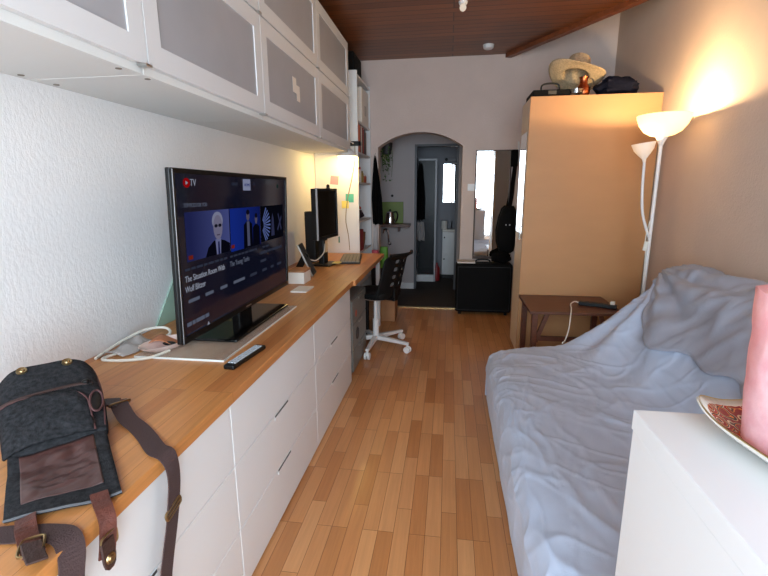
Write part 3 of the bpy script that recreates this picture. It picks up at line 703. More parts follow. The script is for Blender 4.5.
# things around the chair
t = thing('computer_tower', 'black computer tower on the floor under the desk', 'computer', (-.83, 4.22, 0))
obj('case', MB().box(-.93, -.735, 4.02, 4.44, .008, .44), M['black'], t, .006)
obj('front_panel', MB().box(-.735, -.728, 4.03, 4.43, .02, .43), M['gloss'], t, .003)
t = thing('cardboard_box', 'brown cardboard box on the floor behind the office chair', 'box', (-.63, 4.82, 0))
obj('body', MB().box(-.72, -.56, 4.68, 4.95, .001, .30), M['card'], t, .002)
obj('flap', MB().box(-.715, -.565, 4.60, 4.68, .295, .299, Matrix.Translation((0,4.68,.297)) @ Matrix.Rotation(radians(35), 4, 'X') @ Matrix.Translation((0,-4.68,-.297))), M['card'], t)
obj('laundry_basket', MB().lathe([(0,.002),(.085,.002),(.105,.52),(.11,.53),(.10,.53),(.08,.02),(0,.02)], (-.79,5.12,0), 28), plain('basket_dark', (38,36,38)), None, 0, True, label='dark round basket on the floor between the desk and the arch', cat='basket')
def bagmesh(c, w, d, h, s):
    b = MB(); n = 24
    for j in range(9):
        v = j/8; 
        for k in range(n):
            x, y = rsq(2*pi*k/n, w*(1-.12*v), d*(1-.55*v), 3.2)
            q = 1+.06*noise.noise(V((x*14+s, y*14, v*4)))
            b.v.append(V((c[0]+x*q, c[1]+y*q, c[2]+h*v)))
    for j in range(8):
        for k in range(n): b.f.append((j*n+k, j*n+(k+1) % n, (j+1)*n+(k+1) % n, (j+1)*n+k))
    b.f.append(tuple(range(n))[::-1]); b.f.append(tuple(8*n+k for k in range(n))); return b
t = thing('tote_bag', 'green shopping bag in the dark basket behind the office chair', 'bag', (-.735,5.12,.53))
obj('body', bagmesh((-.738,5.12,.531), .05, .07, .24, 1), M['green_bag'], t, 0, True)
t = thing('tote_bag', 'pink shopping bag in the dark basket beside the desk corner', 'bag', (-.85,5.12,.53))
obj('body', bagmesh((-.842,5.12,.531), .045, .07, .20, 5), M['pink_bag'], t, 0, True)

def hang(name, lab, cat, x0, x1, y, z0, z1, m, taper=.35, dep=.04, seed=0, skew=0):
    """cloth hanging flat on a wall: a closed folded slab"""
    b = MB(); n = 14; rows = 16
    def ring(v):
        w = (x1-x0)*(taper+(1-taper)*min(1, v*1.6)**.8); xc = (x0+x1)/2+skew*(v-.5); z = z1-(z1-z0)*v; out = []
        for k in range(n): out.append(V((xc-w/2+w*k/(n-1), y-dep*(.35+.65*v**.5)*(1+.5*sin(k*1.9+seed+2*v)) , z+.008*sin(k+seed))))
        for k in range(n): out.append(V((xc+w/2-w*k/(n-1), y, z)))
        return out
    for j in range(rows+1): b.v += ring(j/rows)
    N = 2*n
    for j in range(rows):
        for k in range(N): b.f.append((j*N+k, j*N+(k+1) % N, (j+1)*N+(k+1) % N, (j+1)*N+k))
    b.f.append(tuple(range(N))); b.f.append(tuple(rows*N+k for k in range(N))[::-1])
    t = thing(name, lab, cat, ((x0+x1)/2, y, z0))
    obj('fabric', b, m, t, 0, True, ang=60)
    obj('hook', MB().tube([((x0+x1)/2-skew/2, y+.0, z1+.03), ((x0+x1)/2-skew/2, y-.02, z1+.02), ((x0+x1)/2-skew/2, y-.025, z1-.02)], .004, 6), M['alu'], t, 0, True)
    return t
hang('hanging_jacket', 'black jacket hanging on the wall between the bookcase and the arch', 'jacket', -.905, -.79, 5.318, 1.02, 1.80, M['black_cloth'], .12, .05, 1, .03)
hang('hanging_cloth', 'white towel hanging below the black jacket beside the arch', 'towel', -.895, -.835, 5.318, .62, 1.0, plain('towel_white', (222,216,214), .95), .7, .03, 3)

# ------------------------------------------------------------------ shoulder bag on the worktop
O = V((-.925, .86, .773)); rzb = atan2(.74, .67)
bg = thing('shoulder_bag', 'charcoal canvas shoulder bag lying open on the worktop, straps over the edge', 'bag', O, rzb)
def top_h(s):   # s: metres from the opening towards the wall
    a = .035+.122*max(0, min(1, s/.26))**.85
    if s > .26: a *= sqrt(max(.02, 1-((s-.26)/.085)**2))
    return a
def half_w(s): 
    w = .098+.020*sin(pi*max(0, min(1, s/.34)))
    if s > .28: w *= sqrt(max(.05, 1-((s-.28)/.10)**2))
    return w
def surf_z(x, s):
    w = half_w(s); k = min(.995, abs(x)/w); return top_h(s)*(.5+.5*(1-k**3.2)**(1/3.2))
b = MB(); n = 40; SS = [0,.01,.03,.06,.09,.12,.15,.18,.21,.235,.26,.28,.30,.315,.328,.338,.344]
for s in SS:
    w, h = half_w(s), top_h(s)
    for k in range(n):
        th = 2*pi*k/n; c, q = cos(th), sin(th)
        x = w*math.copysign(abs(c)**.62, c); z = h/2+h/2*math.copysign(abs(q)**.62, q)
        wr = 1+.05*noise.noise(V((x*22, s*26, z*22)))+.025*noise.noise(V((x*60, s*50, z*40)))
        b.v.append(V((x*wr, s, max(.0005, z*wr if z > .01 else z))))
for i in range(len(SS)-1):
    for k in range(n): b.f.append((i*n+k, i*n+(k+1) % n, (i+1)*n+(k+1) % n, (i+1)*n+k))
b.f.append(tuple(range(n))); e = (len(SS)-1)*n; b.f.append(tuple(e+k for k in range(n))[::-1])
obj('body', b, M['canvas'], bg, 0, True, world=False, sub=1, ang=80)
# front pocket panel with piping
PX0, PX1, PS = -.108, .074, .128
def pocket_edge():
    out = [(PX1, s) for s in (.0,.03,.05,.07,.083)]
    for i in range(1, 7):
        a = i/6*pi/2; out.append((PX1-.045+.045*cos(a), .083+.045*sin(a)))
    out += [(PX1-.045-(PX1-.045-PX0)*i/6, .128+.002*i) for i in range(1, 7)]
    return out
pe = pocket_edge()
def pocket(u, v):
    s = .131*v; x1 = PX1 if s < .083 else PX1-.045+.045*sqrt(max(0, 1-((s-.083)/.049)**2)); x = PX0+(x1-PX0)*u
    k = sin(pi*min(1, max(0, u*1.0)))**.4*sin(pi*(.08+.86*v))**.5 if 0 < u < 1 else 0
    return (x, s, surf_z(min(x, half_w(s)*.97), s)+.006+.012*k+.004*noise.noise(V((x*30, s*24, 2)))+.003*noise.noise(V((x*70, s*60, 7))))
pk = obj('front_pocket', MB().grid(pocket, 26, 26), M['canvas'], bg, 0, True, world=False, solid=.006)
pt = [V((x, s, surf_z(x*.985, s)+.009)) for x, s in pe]
obj('piping', MB().tube(pt, .0026, 6), M['piping'], pk, 0, True, world=False, label='brown piping round the pocket')
zp = [V((x, .150+.01*sin(x*9), surf_z(x*.95, .150)+.004)) for x in [(-.11+.205*i/14) for i in range(15)]]
obj('zip', MB().tube(zp, .0042, 6), M['leather_d'], bg, 0, True, world=False)
zx = zp[13]
obj('zip_pull', MB().ell(zx+V((0,0,.006)), (.010,.008,.006)).bar(zx+V((0,0,.004)), zx+V((.012,-.018,-.001)), .007, .003), M['black'], bg, 0, True, world=False)
for x in (-.052, .050):
    s = .248; c = V((x, s, surf_z(x, s)+.002))
    obj('rivet', MB().lathe([(0,.004),(.004,.005),(.006,.003),(.0095,.004),(.0105,0)], mx=Matrix.Translation(c) @ Matrix.Rotation(radians(25), 4, 'X') @ Matrix.Scale(1.25, 4), n=18), M['brass'], bg, 0, True, world=False, label='brass rivet')
# side opening right of the pocket; a dark solid paints its shaded inside
oc = V((.090, .082, surf_z(.088, .082)+.008))
mo_ = Matrix.Translation(oc) @ Matrix.Rotation(radians(36), 4, 'Y') @ Matrix.Rotation(radians(24), 4, 'X')
obj('pocket_mouth_shade', MB().ell((0,0,0), (.015,.036,.006), 20, 10, mo_), M['dark'], bg, 0, True, world=False, label='dark patch painting the shade inside the pocket mouth')
obj('mouth_trim', MB().tube([mo_ @ V((.017*cos(a*pi/12), .039*sin(a*pi/12), .004)) for a in range(24)], .003, 6, True), M['piping'], bg, 0, True, world=False)
ptr = [V((half_w(s)*.96, s, surf_z(half_w(s)*.93, s)*.92)) for s in (.02,.06,.10,.15,.20,.25,.29,.32)]
obj('piping', MB().tube(smooth_pts(ptr, 4), .0024, 6), M['piping'], bg, 0, True, world=False)
# flap thrown open, lining up
def flapz(x, s): return .004+.018*max(0, 1+s/.05)*(1 if s > -.05 else 0)+.003*sin(x*38+s*14)+.003*noise.noise(V((x*20, s*16, 9)))+.003
def flap(u, v):
    x0, x1 = -.100-.010*v, .098-.014*v; x = x0+(x1-x0)*u
    s = .02-(.245+.05*u)*v+.010*(2*u-1)**2*v
    return (x, s, flapz(x, s))
fl = obj('flap', MB().grid(flap, 24, 28), M['canvas'], bg, 0, True, world=False, solid=.005)
def lining(u, v):
    s = -.004-(.182+.02*u)*v; x0, x1 = -.080-.002*v, .068-.008*v; x = x0+(x1-x0)*u
    e = min(1, 5*min(u, 1-u, v, 1-v)); 
    wv = V((x*9+6*s, s*20-9*x, 3.)); 
    return (x, s, flapz(x, s)+.0036+e*(.006*abs(noise.noise(wv))+.007*abs(noise.noise(wv*2.1))+.0035*sin(60*s+40*x+6*noise.noise(wv))*.5))
obj('lining', MB().grid(lining, 44, 44), M['lining'], fl, 0, True, world=False, solid=.0015, label='brown satin lining')
ed = [V(flap(i/24, 1))+V((0, 0, .0025)) for i in range(25)]
obj('stitched_edge', MB().tube(ed, .0028, 6), M['thread'], fl, 0, True, world=False, label='pale stitched edge')
# leather straps and buckles
def loop(c, a, b_, w, h):
    c, a, b_ = V(c), V(a).normalized(), V(b_).normalized(); P = []
    for i in range(24):
        x, y = rsq(2*pi*i/24, w, h, 5); P.append(c+a*x+b_*y)
    return P
p1 = smooth_pts([(-.712,.728,.786),(-.690,.708,.783),(-.668,.690,.780),(-.655,.680,.762),(-.653,.672,.73),(-.654,.664,.695)], 4)
s1 = obj('leather_strap', MB().ribbon(p1, (.35,1,0), .032, .004), M['leather'], bg, 0)
obj('buckle', MB().tube(loop((-.6495,.671,.728), (0,1,0), (0,0,1), .021, .016), .0022, 6, True), M['brass'], s1, 0, True)
tip = [(0,.013),(.016,.013),(.016,-.030),(.013,-.045),(.006,-.052),(-.006,-.052),(-.013,-.045),(-.016,-.030),(-.016,.013)]
obj('leather_tip', MB().prism([(.664+u, .722+v) for u, v in tip], 'x', -.651, -.646), M['leather_d'], s1, .001)
obj('press_stud', MB().lathe([(0,.004),(.005,.0045),(.007,.002),(.010,.003),(.0115,0)], mx=Matrix.Translation((-.646,.664,.694)) @ Matrix.Rotation(radians(90), 4, 'Y'), n=18), M['brass'], s1, 0, True)
p2 = smooth_pts([(-.800,.645,.785),(-.770,.617,.786),(-.735,.590,.783),(-.705,.570,.782)], 4)
s2 = obj('leather_strap', MB().ribbon(p2, (.6,-.8,0), .034, .004), M['leather'], bg, 0)
obj('buckle', MB().tube(loop((-.722,.582,.786), (.6,-.8,0), (-.8,-.6,0), .024, .018), .0026, 6, True), M['brass'], s2, 0, True)
p3 = smooth_pts([(-.725,.585,.790),(-.700,.566,.788),(-.680,.553,.786)], 4)
obj('leather_tip', MB().ribbon(p3, (.6,-.8,0), .032, .005), M['leather_d'], s2, .002)
# webbing shoulder strap: two ends leave the bag and drop over the edge
p4 = smooth_pts([(-.945,1.080,.806),(-.915,1.055,.797),(-.87,1.022,.784),(-.82,.995,.778),(-.765,.955,.777),(-.705,.905,.778),(-.668,.890,.777),(-.653,.887,.750),(-.651,.884,.70),(-.651,.868,.64)], 5)
nw = len(p4); wd = [V((.5,.85,0)).lerp(V((0,1,.1)), min(1, max(0, (i/nw-.45)/.3))) for i in range(nw)]
s4 = obj('shoulder_strap', MB().ribbon(p4, wd, .046, .003), M['webbing'], bg, 0)
obj('strap_slider', MB().tube(loop((-.650,.869,.645), (0,1,.25), (0,-.25,1), .030, .011), .0035, 6, True).cyl((-.648,.842,.640), (-.648,.898,.654), .003), M['brass'], s4, 0, True)
p5 = smooth_pts([(-.6495,.872,.655),(-.651,.855,.60),(-.652,.825,.52),(-.652,.79,.42),(-.652,.74,.30),(-.650,.66,.20),(-.650,.58,.165),(-.650,.52,.20),(-.651,.50,.36),(-.652,.53,.52)], 4)
obj('shoulder_strap', MB().ribbon(p5, [V((0,1,.15)).lerp(V((0,.35,1)), min(1, max(0, (i-18)/12)) if i < 32 else max(0, (40-i)/8)) for i in range(len(p5))], .046, .003), M['webbing'], bg, 0)
p6 = smooth_pts([(-.652,.53,.52),(-.652,.562,.63),(-.655,.585,.72),(-.664,.602,.762),(-.690,.618,.779),(-.735,.622,.777),(-.80,.610,.776),(-.87,.60,.776),(-.95,.66,.776)], 5)
obj('shoulder_strap', MB().ribbon(p6, [V((0,1,-.2)).lerp(V((.35,1,0)), min(1, i/18)) for i in range(len(p6))], .046, .003), M['webbing'], bg, 0)
obj('strap_ring', MB().tube(loop((-.928,1.066,.806), (.6,.8,0), (.6,-.45,.66), .026, .012), .003, 6, True), M['brass'], bg, 0, True)
obj('strap_tab', MB().ribbon([(-1.00,1.035,.81),(-.965,1.055,.812),(-.932,1.068,.808)], (.5,.85,0), .04, .005), M['leather_d'], bg, 0)

# ------------------------------------------------------------------ sofa under the blue-grey sheet
Pm = [(.285,.012),(.276,.10),(.272,.20),(.278,.30),(.298,.362),(.345,.395),(.45,.403),(.60,.398),(.76,.390),(.92,.388),(1.03,.405),(1.10,.47),(1.17,.58),(1.25,.71),(1.32,.82),(1.375,.90),(1.43,.935),(1.50,.935),(1.555,.90),(1.57,.60),(1.575,.25)]
Pe = [(.285,.012),(.280,.10),(.276,.20),(.284,.28),(.300,.325),(.350,.352),(.45,.375),(.60,.398),(.72,.410),(.80,.436),(.89,.485),(.985,.548),(1.075,.625),(1.155,.70),(1.225,.775),(1.275,.855),(1.33,.915),(1.43,.935),(1.53,.90),(1.57,.60),(1.575,.25)]
def prof_at(P, t):
    x = t*(len(P)-1); i = min(int(x), len(P)-2); k = x-i
    a, b_, c, d = P[max(i-1, 0)], P[i], P[i+1], P[min(i+2, len(P)-1)]
    return tuple(.5*(2*b_[q]+(c[q]-a[q])*k+(2*a[q]-5*b_[q]+4*c[q]-d[q])*k*k+(3*b_[q]-a[q]-3*c[q]+d[q])*k**3) for q in (0, 1))
def sstep(a, b_, x):
    t = max(0, min(1, (x-a)/(b_-a))); return t*t*(3-2*t)
Y0, Y1 = .95, 2.93
def folds(t, y, x, z):
    p = V((x*2.2, y*2.2, z*2.2)); d = 0
    wrp = noise.noise(p*1.3)
    # small creases everywhere, sharp ridged ones among them
    for fr, am, ox, ro in ((2.6,.0055,0.,.25),(3.6,.0050,9.,-.45),(5.5,.0042,4.,.9),(8.,.0030,2.,-.15)):
        xx, yy = x*cos(ro)+y*sin(ro), y*cos(ro)-x*sin(ro)
        q = noise.noise(V((xx*fr*1.9+wrp*1.1+ox, yy*fr*.40-wrp*.5, z*fr)))
        d += am*(max(0, 1-abs(q)*5.5)**1.6)*(.25+.75*sstep(.02,.12,t))
    d += .002*noise.noise(V((x*5+wrp, y*2.6, z*5)))
    d += .0012*noise.noise(V((x*19, y*8+wrp*3, z*15)))
    # fan of folds from the far top corner down to the seat
    cx_, cy_ = .80, 2.95                     # in (t, y): t .80 is near the top of the back
    dt, dy = (cx_-t)*1.9, (cy_-y); r = sqrt(dt*dt+dy*dy)+1e-5; an = atan2(dy, dt)
    d += .022*sin(an*15+2.4*wrp+.6)*exp(-((r-.45)/.38)**2)*(1 if t > .40 else 0)*sstep(.40,.5,t)
    # soft vertical drape down the front side
    d += .006*sin(y*17+2.5*noise.noise(V((y*1.5, 0, 4))))*sstep(.24, .02, t)
    # crumples on the seat at the far end
    d += .022*max(0, noise.noise(V((x*7, y*7, 5))))*exp(-((x-.62)/.22)**2-((y-2.62)/.28)**2)
    return d
def sheet(u, v):
    y = Y0+(Y1-Y0)*v; t = u
    w = sstep(2.0, 2.9, y)
    a, c = prof_at(Pm, t), prof_at(Pe, t); x, z = a[0]*(1-w)+c[0]*w, a[1]*(1-w)+c[1]*w
    # normal by difference
    a2, c2 = prof_at(Pm, min(1, t+.01)), prof_at(Pe, min(1, t+.01)); tx, tz = a2[0]*(1-w)+c2[0]*w-x, a2[1]*(1-w)+c2[1]*w-z
    l = sqrt(tx*tx+tz*tz)+1e-6; nx, nz = -tz/l, tx/l
    d = folds(t, y, x, z)*(1 if t < .93 else 0)*min(1, t*20+.15)
    endr = sstep(Y1-.05, Y1, y)*.02
    return (x+nx*d+endr*(1 if t < .3 else 0), y, max(.006, z+nz*d-endr))
NU, NV = 240, 260
sb = MB().grid(sheet, NU, NV)
row = [sb.v[NV*(NU+1)+i].copy() for i in range(NU+1)]
o = len(sb.v)                                   # the far end hangs to the floor
for j in range(1, 15):
    k = j/14
    for i, p in enumerate(row):
        sb.v.append(V((p.x+.008*sin(i*.5), p.y+.018*sin(k*pi/2)+.006*sin(i*.45)*k, max(.008, p.z*(1-k)+.010*k))))
for j in range(14):
    for i in range(NU):
        a = (NV*(NU+1) if j == 0 else o+(j-1)*(NU+1))+i; c = o+j*(NU+1)+i
        sb.f.append((a, a+1, c+1, c))
so = thing('sofa', 'long low sofa covered with a crumpled blue-grey sheet along the right wall', 'sofa', (.93, 1.94, 0))
obj('sheet_cover', sb, M['sheet'], so, 0, True, ang=180)
obj('mattress', MB().box(.33, 1.0, Y0+.03, Y1-.06, .16, .33), M['white_m'], so, .03)
obj('base_frame', MB().box(.36, 1.5, Y0+.05, Y1-.08, .0, .15), M['darkwood'], so, .005)
# second layer thrown over the back, its hem running across
def hem_t(y): return .655-.055*sstep(2.86,2.62,y)+.0*y+.012*sin(y*7)+.010*sin(y*17+1)+.075*exp(-((y-2.9)/.16)**2)
def throw(u, v):
    y = .97+(2.905-.97)*v; t0 = hem_t(y); t = t0+(.90-t0)*u
    p = V(sheet(t, min(1, max(0, (y-Y0)/(Y1-Y0)))))
    e = .012; q = noise.noise(V((y*9+t*14, t*7-y*4, 6.)))
    e += .009*max(0, 1-abs(q)*3.2)**1.6+.010*sin(y*26+t*40)*exp(-((y-2.75)/.35)**2)*.6
    return p+V((-.80, 0, .60))*e+V((-.8,0,.6))*(.004*noise.noise(V((y*9, u*6, 3)))+.006*sin(y*30+u*9)*.4*(1-u))
obj('back_throw', MB().grid(throw, 40, 120), M['sheet2'], so, 0, True, solid=.006, ang=180, label='second grey-blue layer over the backrest')

# ------------------------------------------------------------------ white cabinet in the foreground with candle and dish
ca = thing('white_cabinet', 'tall white cabinet in the right foreground carrying the candle', 'cabinet', (.56, .44, 0))
obj('side_panel', MB().box(.352, .372, .06, .820, 0, .960), M['white'], ca, .0015)
obj('side_panel', MB().box(.748, .768, .06, .820, 0, .960), M['white'], ca, .0015)
obj('back_panel', MB().box(.372, .748, .808, .818, .02, .960), M['white_m'], ca)
obj('front_panel', MB().box(.372, .748, .06, .078, .02, .960), M['white_m'], ca)
obj('top_panel', MB().box(.350, .770, .055, .822, .9615, 1.0), M['white'], ca, .0015)
di = thing('dish', 'pointed white dish with red ornament and gilt rim under the candle', 'dish', (.580, .668, 1.0), radians(10))
def dish_pt(r, th, dz=0):
    c, s = cos(th), sin(th); n_ = 3.4
    x, y = math.copysign(abs(c)**(2/n_), c), math.copysign(abs(s)**(2/n_), s)
    k = 1+.10*abs(sin(2*th))**3*r
    z = .004+.030*r**5+.016*abs(sin(2*th))**4*r**3
    return V((x*.138*r*k, y*.155*r*k, z+dz))
def dish_mesh(r0, r1, dz, nr=10, n=64):
    b = MB()
    for i in range(nr+1):
        for k in range(n): b.v.append(dish_pt(max(.001, r0+(r1-r0)*i/nr), 2*pi*k/n+pi/4*0, dz))
    for i in range(nr):
        for k in range(n): b.f.append((i*n+k, i*n+(k+1) % n, (i+1)*n+(k+1) % n, (i+1)*n+k))
    return b
bd = dish_mesh(0, 1, 0)
obj('plate', bd, M['porcelain'], di, 0, True, world=False, solid=.005)
obj('ornament', dish_mesh(0, .93, .0036), M['pattern'], di, 0, True, world=False, label='red and orange ornament inside the dish')
obj('rim', MB().tube([dish_pt(.99, 2*pi*k/64, .002) for k in range(64)], .0016, 6, True), M['gilt'], di, 0, True, world=False, label='gilt rim')
CC = V((.527, .690, 1.0105))
cd = thing('candle', 'thick pink pillar candle with glowing top standing in the dish', 'candle', CC)
b = MB(); n = 40; hh = .245
for i in range(24):
    v = i/23; 
    for k in range(n):
        th = 2*pi*k/n; r = (.066+.008*v)*(1+.035*noise.noise(V((cos(th)*2, sin(th)*2, v*5)))+.02*noise.noise(V((cos(th)*5, sin(th)*5, v*12))))
        if v < .02: r *= .86
        b.v.append(CC+V((r*cos(th)-.004*v, r*sin(th), hh*v+(.006*noise.noise(V((cos(th)*1.5, sin(th)*1.5, 7))) if v > .9 else 0))))
prof = [(.062,hh+.005),(.053,hh+.001),(.048,hh-.02),(.042,hh-.045),(.02,hh-.052),(0,hh-.053)]
for (r, z) in prof:
    for k in range(n):
        th = 2*pi*k/n; b.v.append(CC+V((r*cos(th), r*sin(th), z)))
for i in range(24+len(prof)-1):
    for k in range(n): b.f.append((i*n+k, i*n+(k+1) % n, (i+1)*n+(k+1) % n, (i+1)*n+k))
b.f.append(tuple(range(n))[::-1]); e = (23+len(prof))*n; b.f.append(tuple(e+k for k in range(n)))
obj('wax', b, M['candle'], cd, 0, True, ang=70)
obj('wick', MB().tube([CC+V((0,0,hh-.054)), CC+V((.002,0,hh-.04)), CC+V((.001,.001,hh-.032))], .0015, 6), M['dark'], cd)
obj('flame', MB().lathe([(.0005,0),(.006,.008),(.007,.014),(.004,.028),(.0003,.04)], CC+V((.001,0,hh-.036)), 12), M['flame'], cd, 0, True)

# ------------------------------------------------------------------ side table, power strip
tb = thing('side_table', 'small dark wooden side table against the wardrobe at the sofa end', 'table', (.93, 3.51, 0))
obj('table_top', MB().box(.60, 1.255, 3.235, 3.785, .525, .545), M['darkwood'], tb, .003)
for (x, y) in ((.645,3.29),(1.20,3.29),(.645,3.73),(1.20,3.73)): obj('leg', MB().box(x-.02, x+.02, y-.02, y+.02, 0, .525), M['darkwood'], tb, .003)
obj('apron', MB().box(.665, 1.18, 3.715, 3.74, .475, .525), M['darkwood'], tb)
obj('brace', MB().bar((.735,3.29,.522), (.66,3.29,.30), .03, .022, (0,1,0)), M['darkwood'], tb)
obj('brace', MB().bar((1.10,3.29,.522), (1.185,3.29,.30), .03, .022, (0,1,0)), M['darkwood'], tb)
obj('stretcher', MB().box(.665, 1.18, 3.28, 3.30, .31, .345), M['darkwood'], tb)
ps = thing('power_strip', 'dark power strip lying on the dark wooden side table', 'power strip', (1.12, 3.43, .545), radians(-24))
obj('body', MB().box(-.13, .13, -.025, .025, .0008, .030), M['black'], ps, .006, world=False)
for i in range(4): obj('socket', MB().disc((-.075+.05*i, 0, .0305), .017, 'z', 18, .002), plain('socket_dark', (60,60,64)), ps, world=False)
obj('plug', MB().box(.085, .115, -.018, .018, .030, .055), M['cable_w'], ps, .004, world=False)
pts = [(1.00,3.485,.562),(.965,3.47,.572),(.92,3.40,.568),(.90,3.30,.56),(.875,3.21,.535),(.84,3.10,.46),(.80,3.02,.405),(.78,2.975,.41),(.755,2.9,.428)]
obj('cord', MB().tube(smooth_pts(pts, 6), .0045, 6), M['cable_w'], ps, 0, True)

# ------------------------------------------------------------------ wardrobe and what stands on it
wd_ = thing('wardrobe', 'tall tan wardrobe standing across the room behind the side table', 'wardrobe', (1.08, 4.0, 0))
WX0, WX1, WY0, WY1, WZ = .605, 1.558, 3.80, 4.19, 2.11
obj('side_panel', MB().box(WX0, WX1, WY0, WY0+.018, 0, WZ), M['hardboard'], wd_, .0015, label='broad tan panel facing the sofa')
obj('side_panel', MB().box(WX0+.02, WX1, WY1-.018, WY1, 0, WZ), M['white_m'], wd_, .0015)
obj('top_panel', MB().box(WX0+.02, WX1, WY0+.018, WY1-.018, WZ-.02, WZ), M['wardrobe'], wd_)
obj('back_panel', MB().box(WX1-.01, WX1, WY0+.018, WY1-.018, 0, WZ-.02), M['wardrobe'], wd_)
dr = obj('door', MB().box(WX0, WX0+.02, WY0+.020, WY1, .03, WZ-.004), M['wardrobe'], wd_, .0015)
obj('door_mirror', MB().box(WX0-.004, WX0, WY0+.06, WY1-.04, 1.05, 1.86), M['mirror'], dr, .002, label='mirror on the wardrobe door')
obj('handle', MB().cyl((WX0-.02,WY0+.04,1.0), (WX0-.02,WY0+.04,1.12), .005).cyl((WX0,WY0+.04,1.01), (WX0-.02,WY0+.04,1.01), .004).cyl((WX0,WY0+.04,1.11), (WX0-.02,WY0+.04,1.11), .004), M['alu'], dr, 0, True)
bc_ = thing('black_case', 'flat black case with a carrying handle on top of the wardrobe', 'case', (.76, 3.98, WZ))
obj('body', MB().box(.625, .905, 3.84, 4.16, WZ+.0005, WZ+.055), M['black_soft'], bc_, .008)
obj('handle', MB().tube(smooth_pts([(.70,3.93,WZ+.055),(.705,3.93,WZ+.10),(.74,3.93,WZ+.115),(.80,3.93,WZ+.115),(.835,3.93,WZ+.10),(.84,3.93,WZ+.055)], 5), .007, 8), M['black'], bc_, 0, True)
obj('clasp', MB().box(.74,.80,3.836,3.841,WZ+.02,WZ+.045), M['dark_metal'], bc_)
# straw hat tipped back, the brim's underside towards the room
hd = V((.24, .36, .90)).normalized()
ha = V((.95, .02, -.26)); ha = (ha-hd*ha.dot(hd)).normalized(); hb = hd.cross(ha)
HC = V((.968, 3.985, WZ+.178))
mh = Matrix(((ha.x,hb.x,hd.x,HC.x),(ha.y,hb.y,hd.y,HC.y),(ha.z,hb.z,hd.z,HC.z),(0,0,0,1)))
hat = thing('straw_hat', 'straw hat tipped back on top of the wardrobe', 'hat', (HC.x, HC.y, WZ))
def brim(u, v):
    th = 2*pi*u; r = .096+.112*v; k = v*v
    return mh @ V((r*cos(th)*1.05, r*sin(th)*.92, .034*k*cos(2*th)+.012*k))
obj('brim', MB().grid(brim, 56, 8), M['straw'], hat, 0, True, solid=.004)
def crown(u, v):
    th = 2*pi*u
    if v < .7: r, z = .096-.020*v/.7, .140*v/.7
    else: q = (v-.7)/.3; r, z = .076*cos(q*pi/2)**.7 if q < 1 else .0005, .140+.02*sin(q*pi/2)-.03*q*q
    return mh @ V((r*cos(th)*1.05, r*sin(th)*1.05, z))
obj('crown', MB().grid(crown, 40, 20), M['straw'], hat, 0, True, solid=.004, label='woven crown')
obj('hat_band', MB().tube([mh @ V((.0985*1.05*cos(a*pi/20), .0985*1.05*sin(a*pi/20), .014)) for a in range(40)], .006, 6, True), M['leather_d'], hat, 0, True)
cp = thing('copper_jug', 'small copper jug under the straw hat on the wardrobe', 'jug', (1.015, 3.915, WZ))
obj('body', MB().lathe([(0,.001),(.035,.001),(.05,.03),(.048,.07),(.03,.10),(.028,.13),(.036,.15),(.033,.15),(.025,.13),(.0,.128)], (1.015,3.915,WZ)), M['copper'], cp, 0, True)
obj('handle', MB().tube(smooth_pts([(1.042,3.915,WZ+.14),(1.08,3.915,WZ+.13),(1.085,3.915,WZ+.08),(1.06,3.915,WZ+.05)], 5), .005, 8), M['dark_metal'], cp, 0, True)
obj('glass_bowl', MB().lathe([(0,.002),(.03,.002),(.05,.02),(.055,.05),(.050,.05),(.045,.02),(0,.01)], (.950,3.855,WZ)), sheet_glass('bowl_glass', (225,230,228), .25), None, 0, True, label='small glass bowl on the wardrobe below the hat brim', cat='bowl')
obj('navy_bag', lump((1.27,3.96,WZ+.075), (.155,.10,.075), 1.6, .30), M['navy'], None, 0, True, label='crumpled navy cloth bag on the wardrobe beside the straw hat', cat='bag')

# ------------------------------------------------------------------ floor lamp
LX, LY = 1.352, 3.25
fl_ = thing('floor_lamp', 'white floor lamp with glowing bowl between wardrobe and sofa', 'lamp', (LX, LY, 0))
obj('base', MB().lathe([(0,0),(.115,0),(.115,.012),(.03,.022),(.012,.04),(0,.04)], (LX,LY,0)), M['lampwhite'], fl_, 0, True)
obj('pole', MB().cyl((LX,LY,.03), (LX,LY,1.70), .0115).lathe([(.0115,1.68),(.02,1.70),(.036,1.735),(.034,1.74),(0,1.74)], (LX,LY,0)), M['lampwhite'], fl_, 0, True)
obj('lamp_shade', MB().lathe([(.036,1.737),(.07,1.745),(.108,1.768),(.138,1.808),(.154,1.850),(.157,1.868),(.153,1.868),(.150,1.850),(.134,1.810),(.105,1.772),(.068,1.749),(.036,1.741)], (LX,LY,0), 40), M['bowl'], fl_, 0, True, label='cream glass bowl shade')
obj('bulb', MB().ell((LX,LY,1.815), (.028,.028,.036)), M['bulb'], fl_, 0, True)
arm = smooth_pts([(LX-.006,LY-.012,1.08),(LX-.035,LY-.02,1.14),(1.275,LY-.03,1.26),(1.258,LY-.03,1.42),(1.252,LY-.03,1.58)], 6)
obj('reading_arm', MB().tube(arm, .0085, 8), M['lampwhite'], fl_, 0, True)
mc = Matrix.Translation((1.252,LY-.03,1.575)) @ Matrix.Rotation(radians(-8), 4, 'Y')
obj('reading_shade', MB().lathe([(.0085,0),(.013,.022),(.036,.050),(.058,.080),(.068,.112),(.0705,.122),(.067,.122),(.064,.112),(.054,.083),(.032,.055),(.010,.03)], mx=mc, n=30), M['cone'], fl_, 0, True, label='small white cone shade')
obj('reading_bulb', MB().ell(mc @ V((0,0,.075)), (.018,.018,.024)), M['bulb2'], fl_, 0, True)
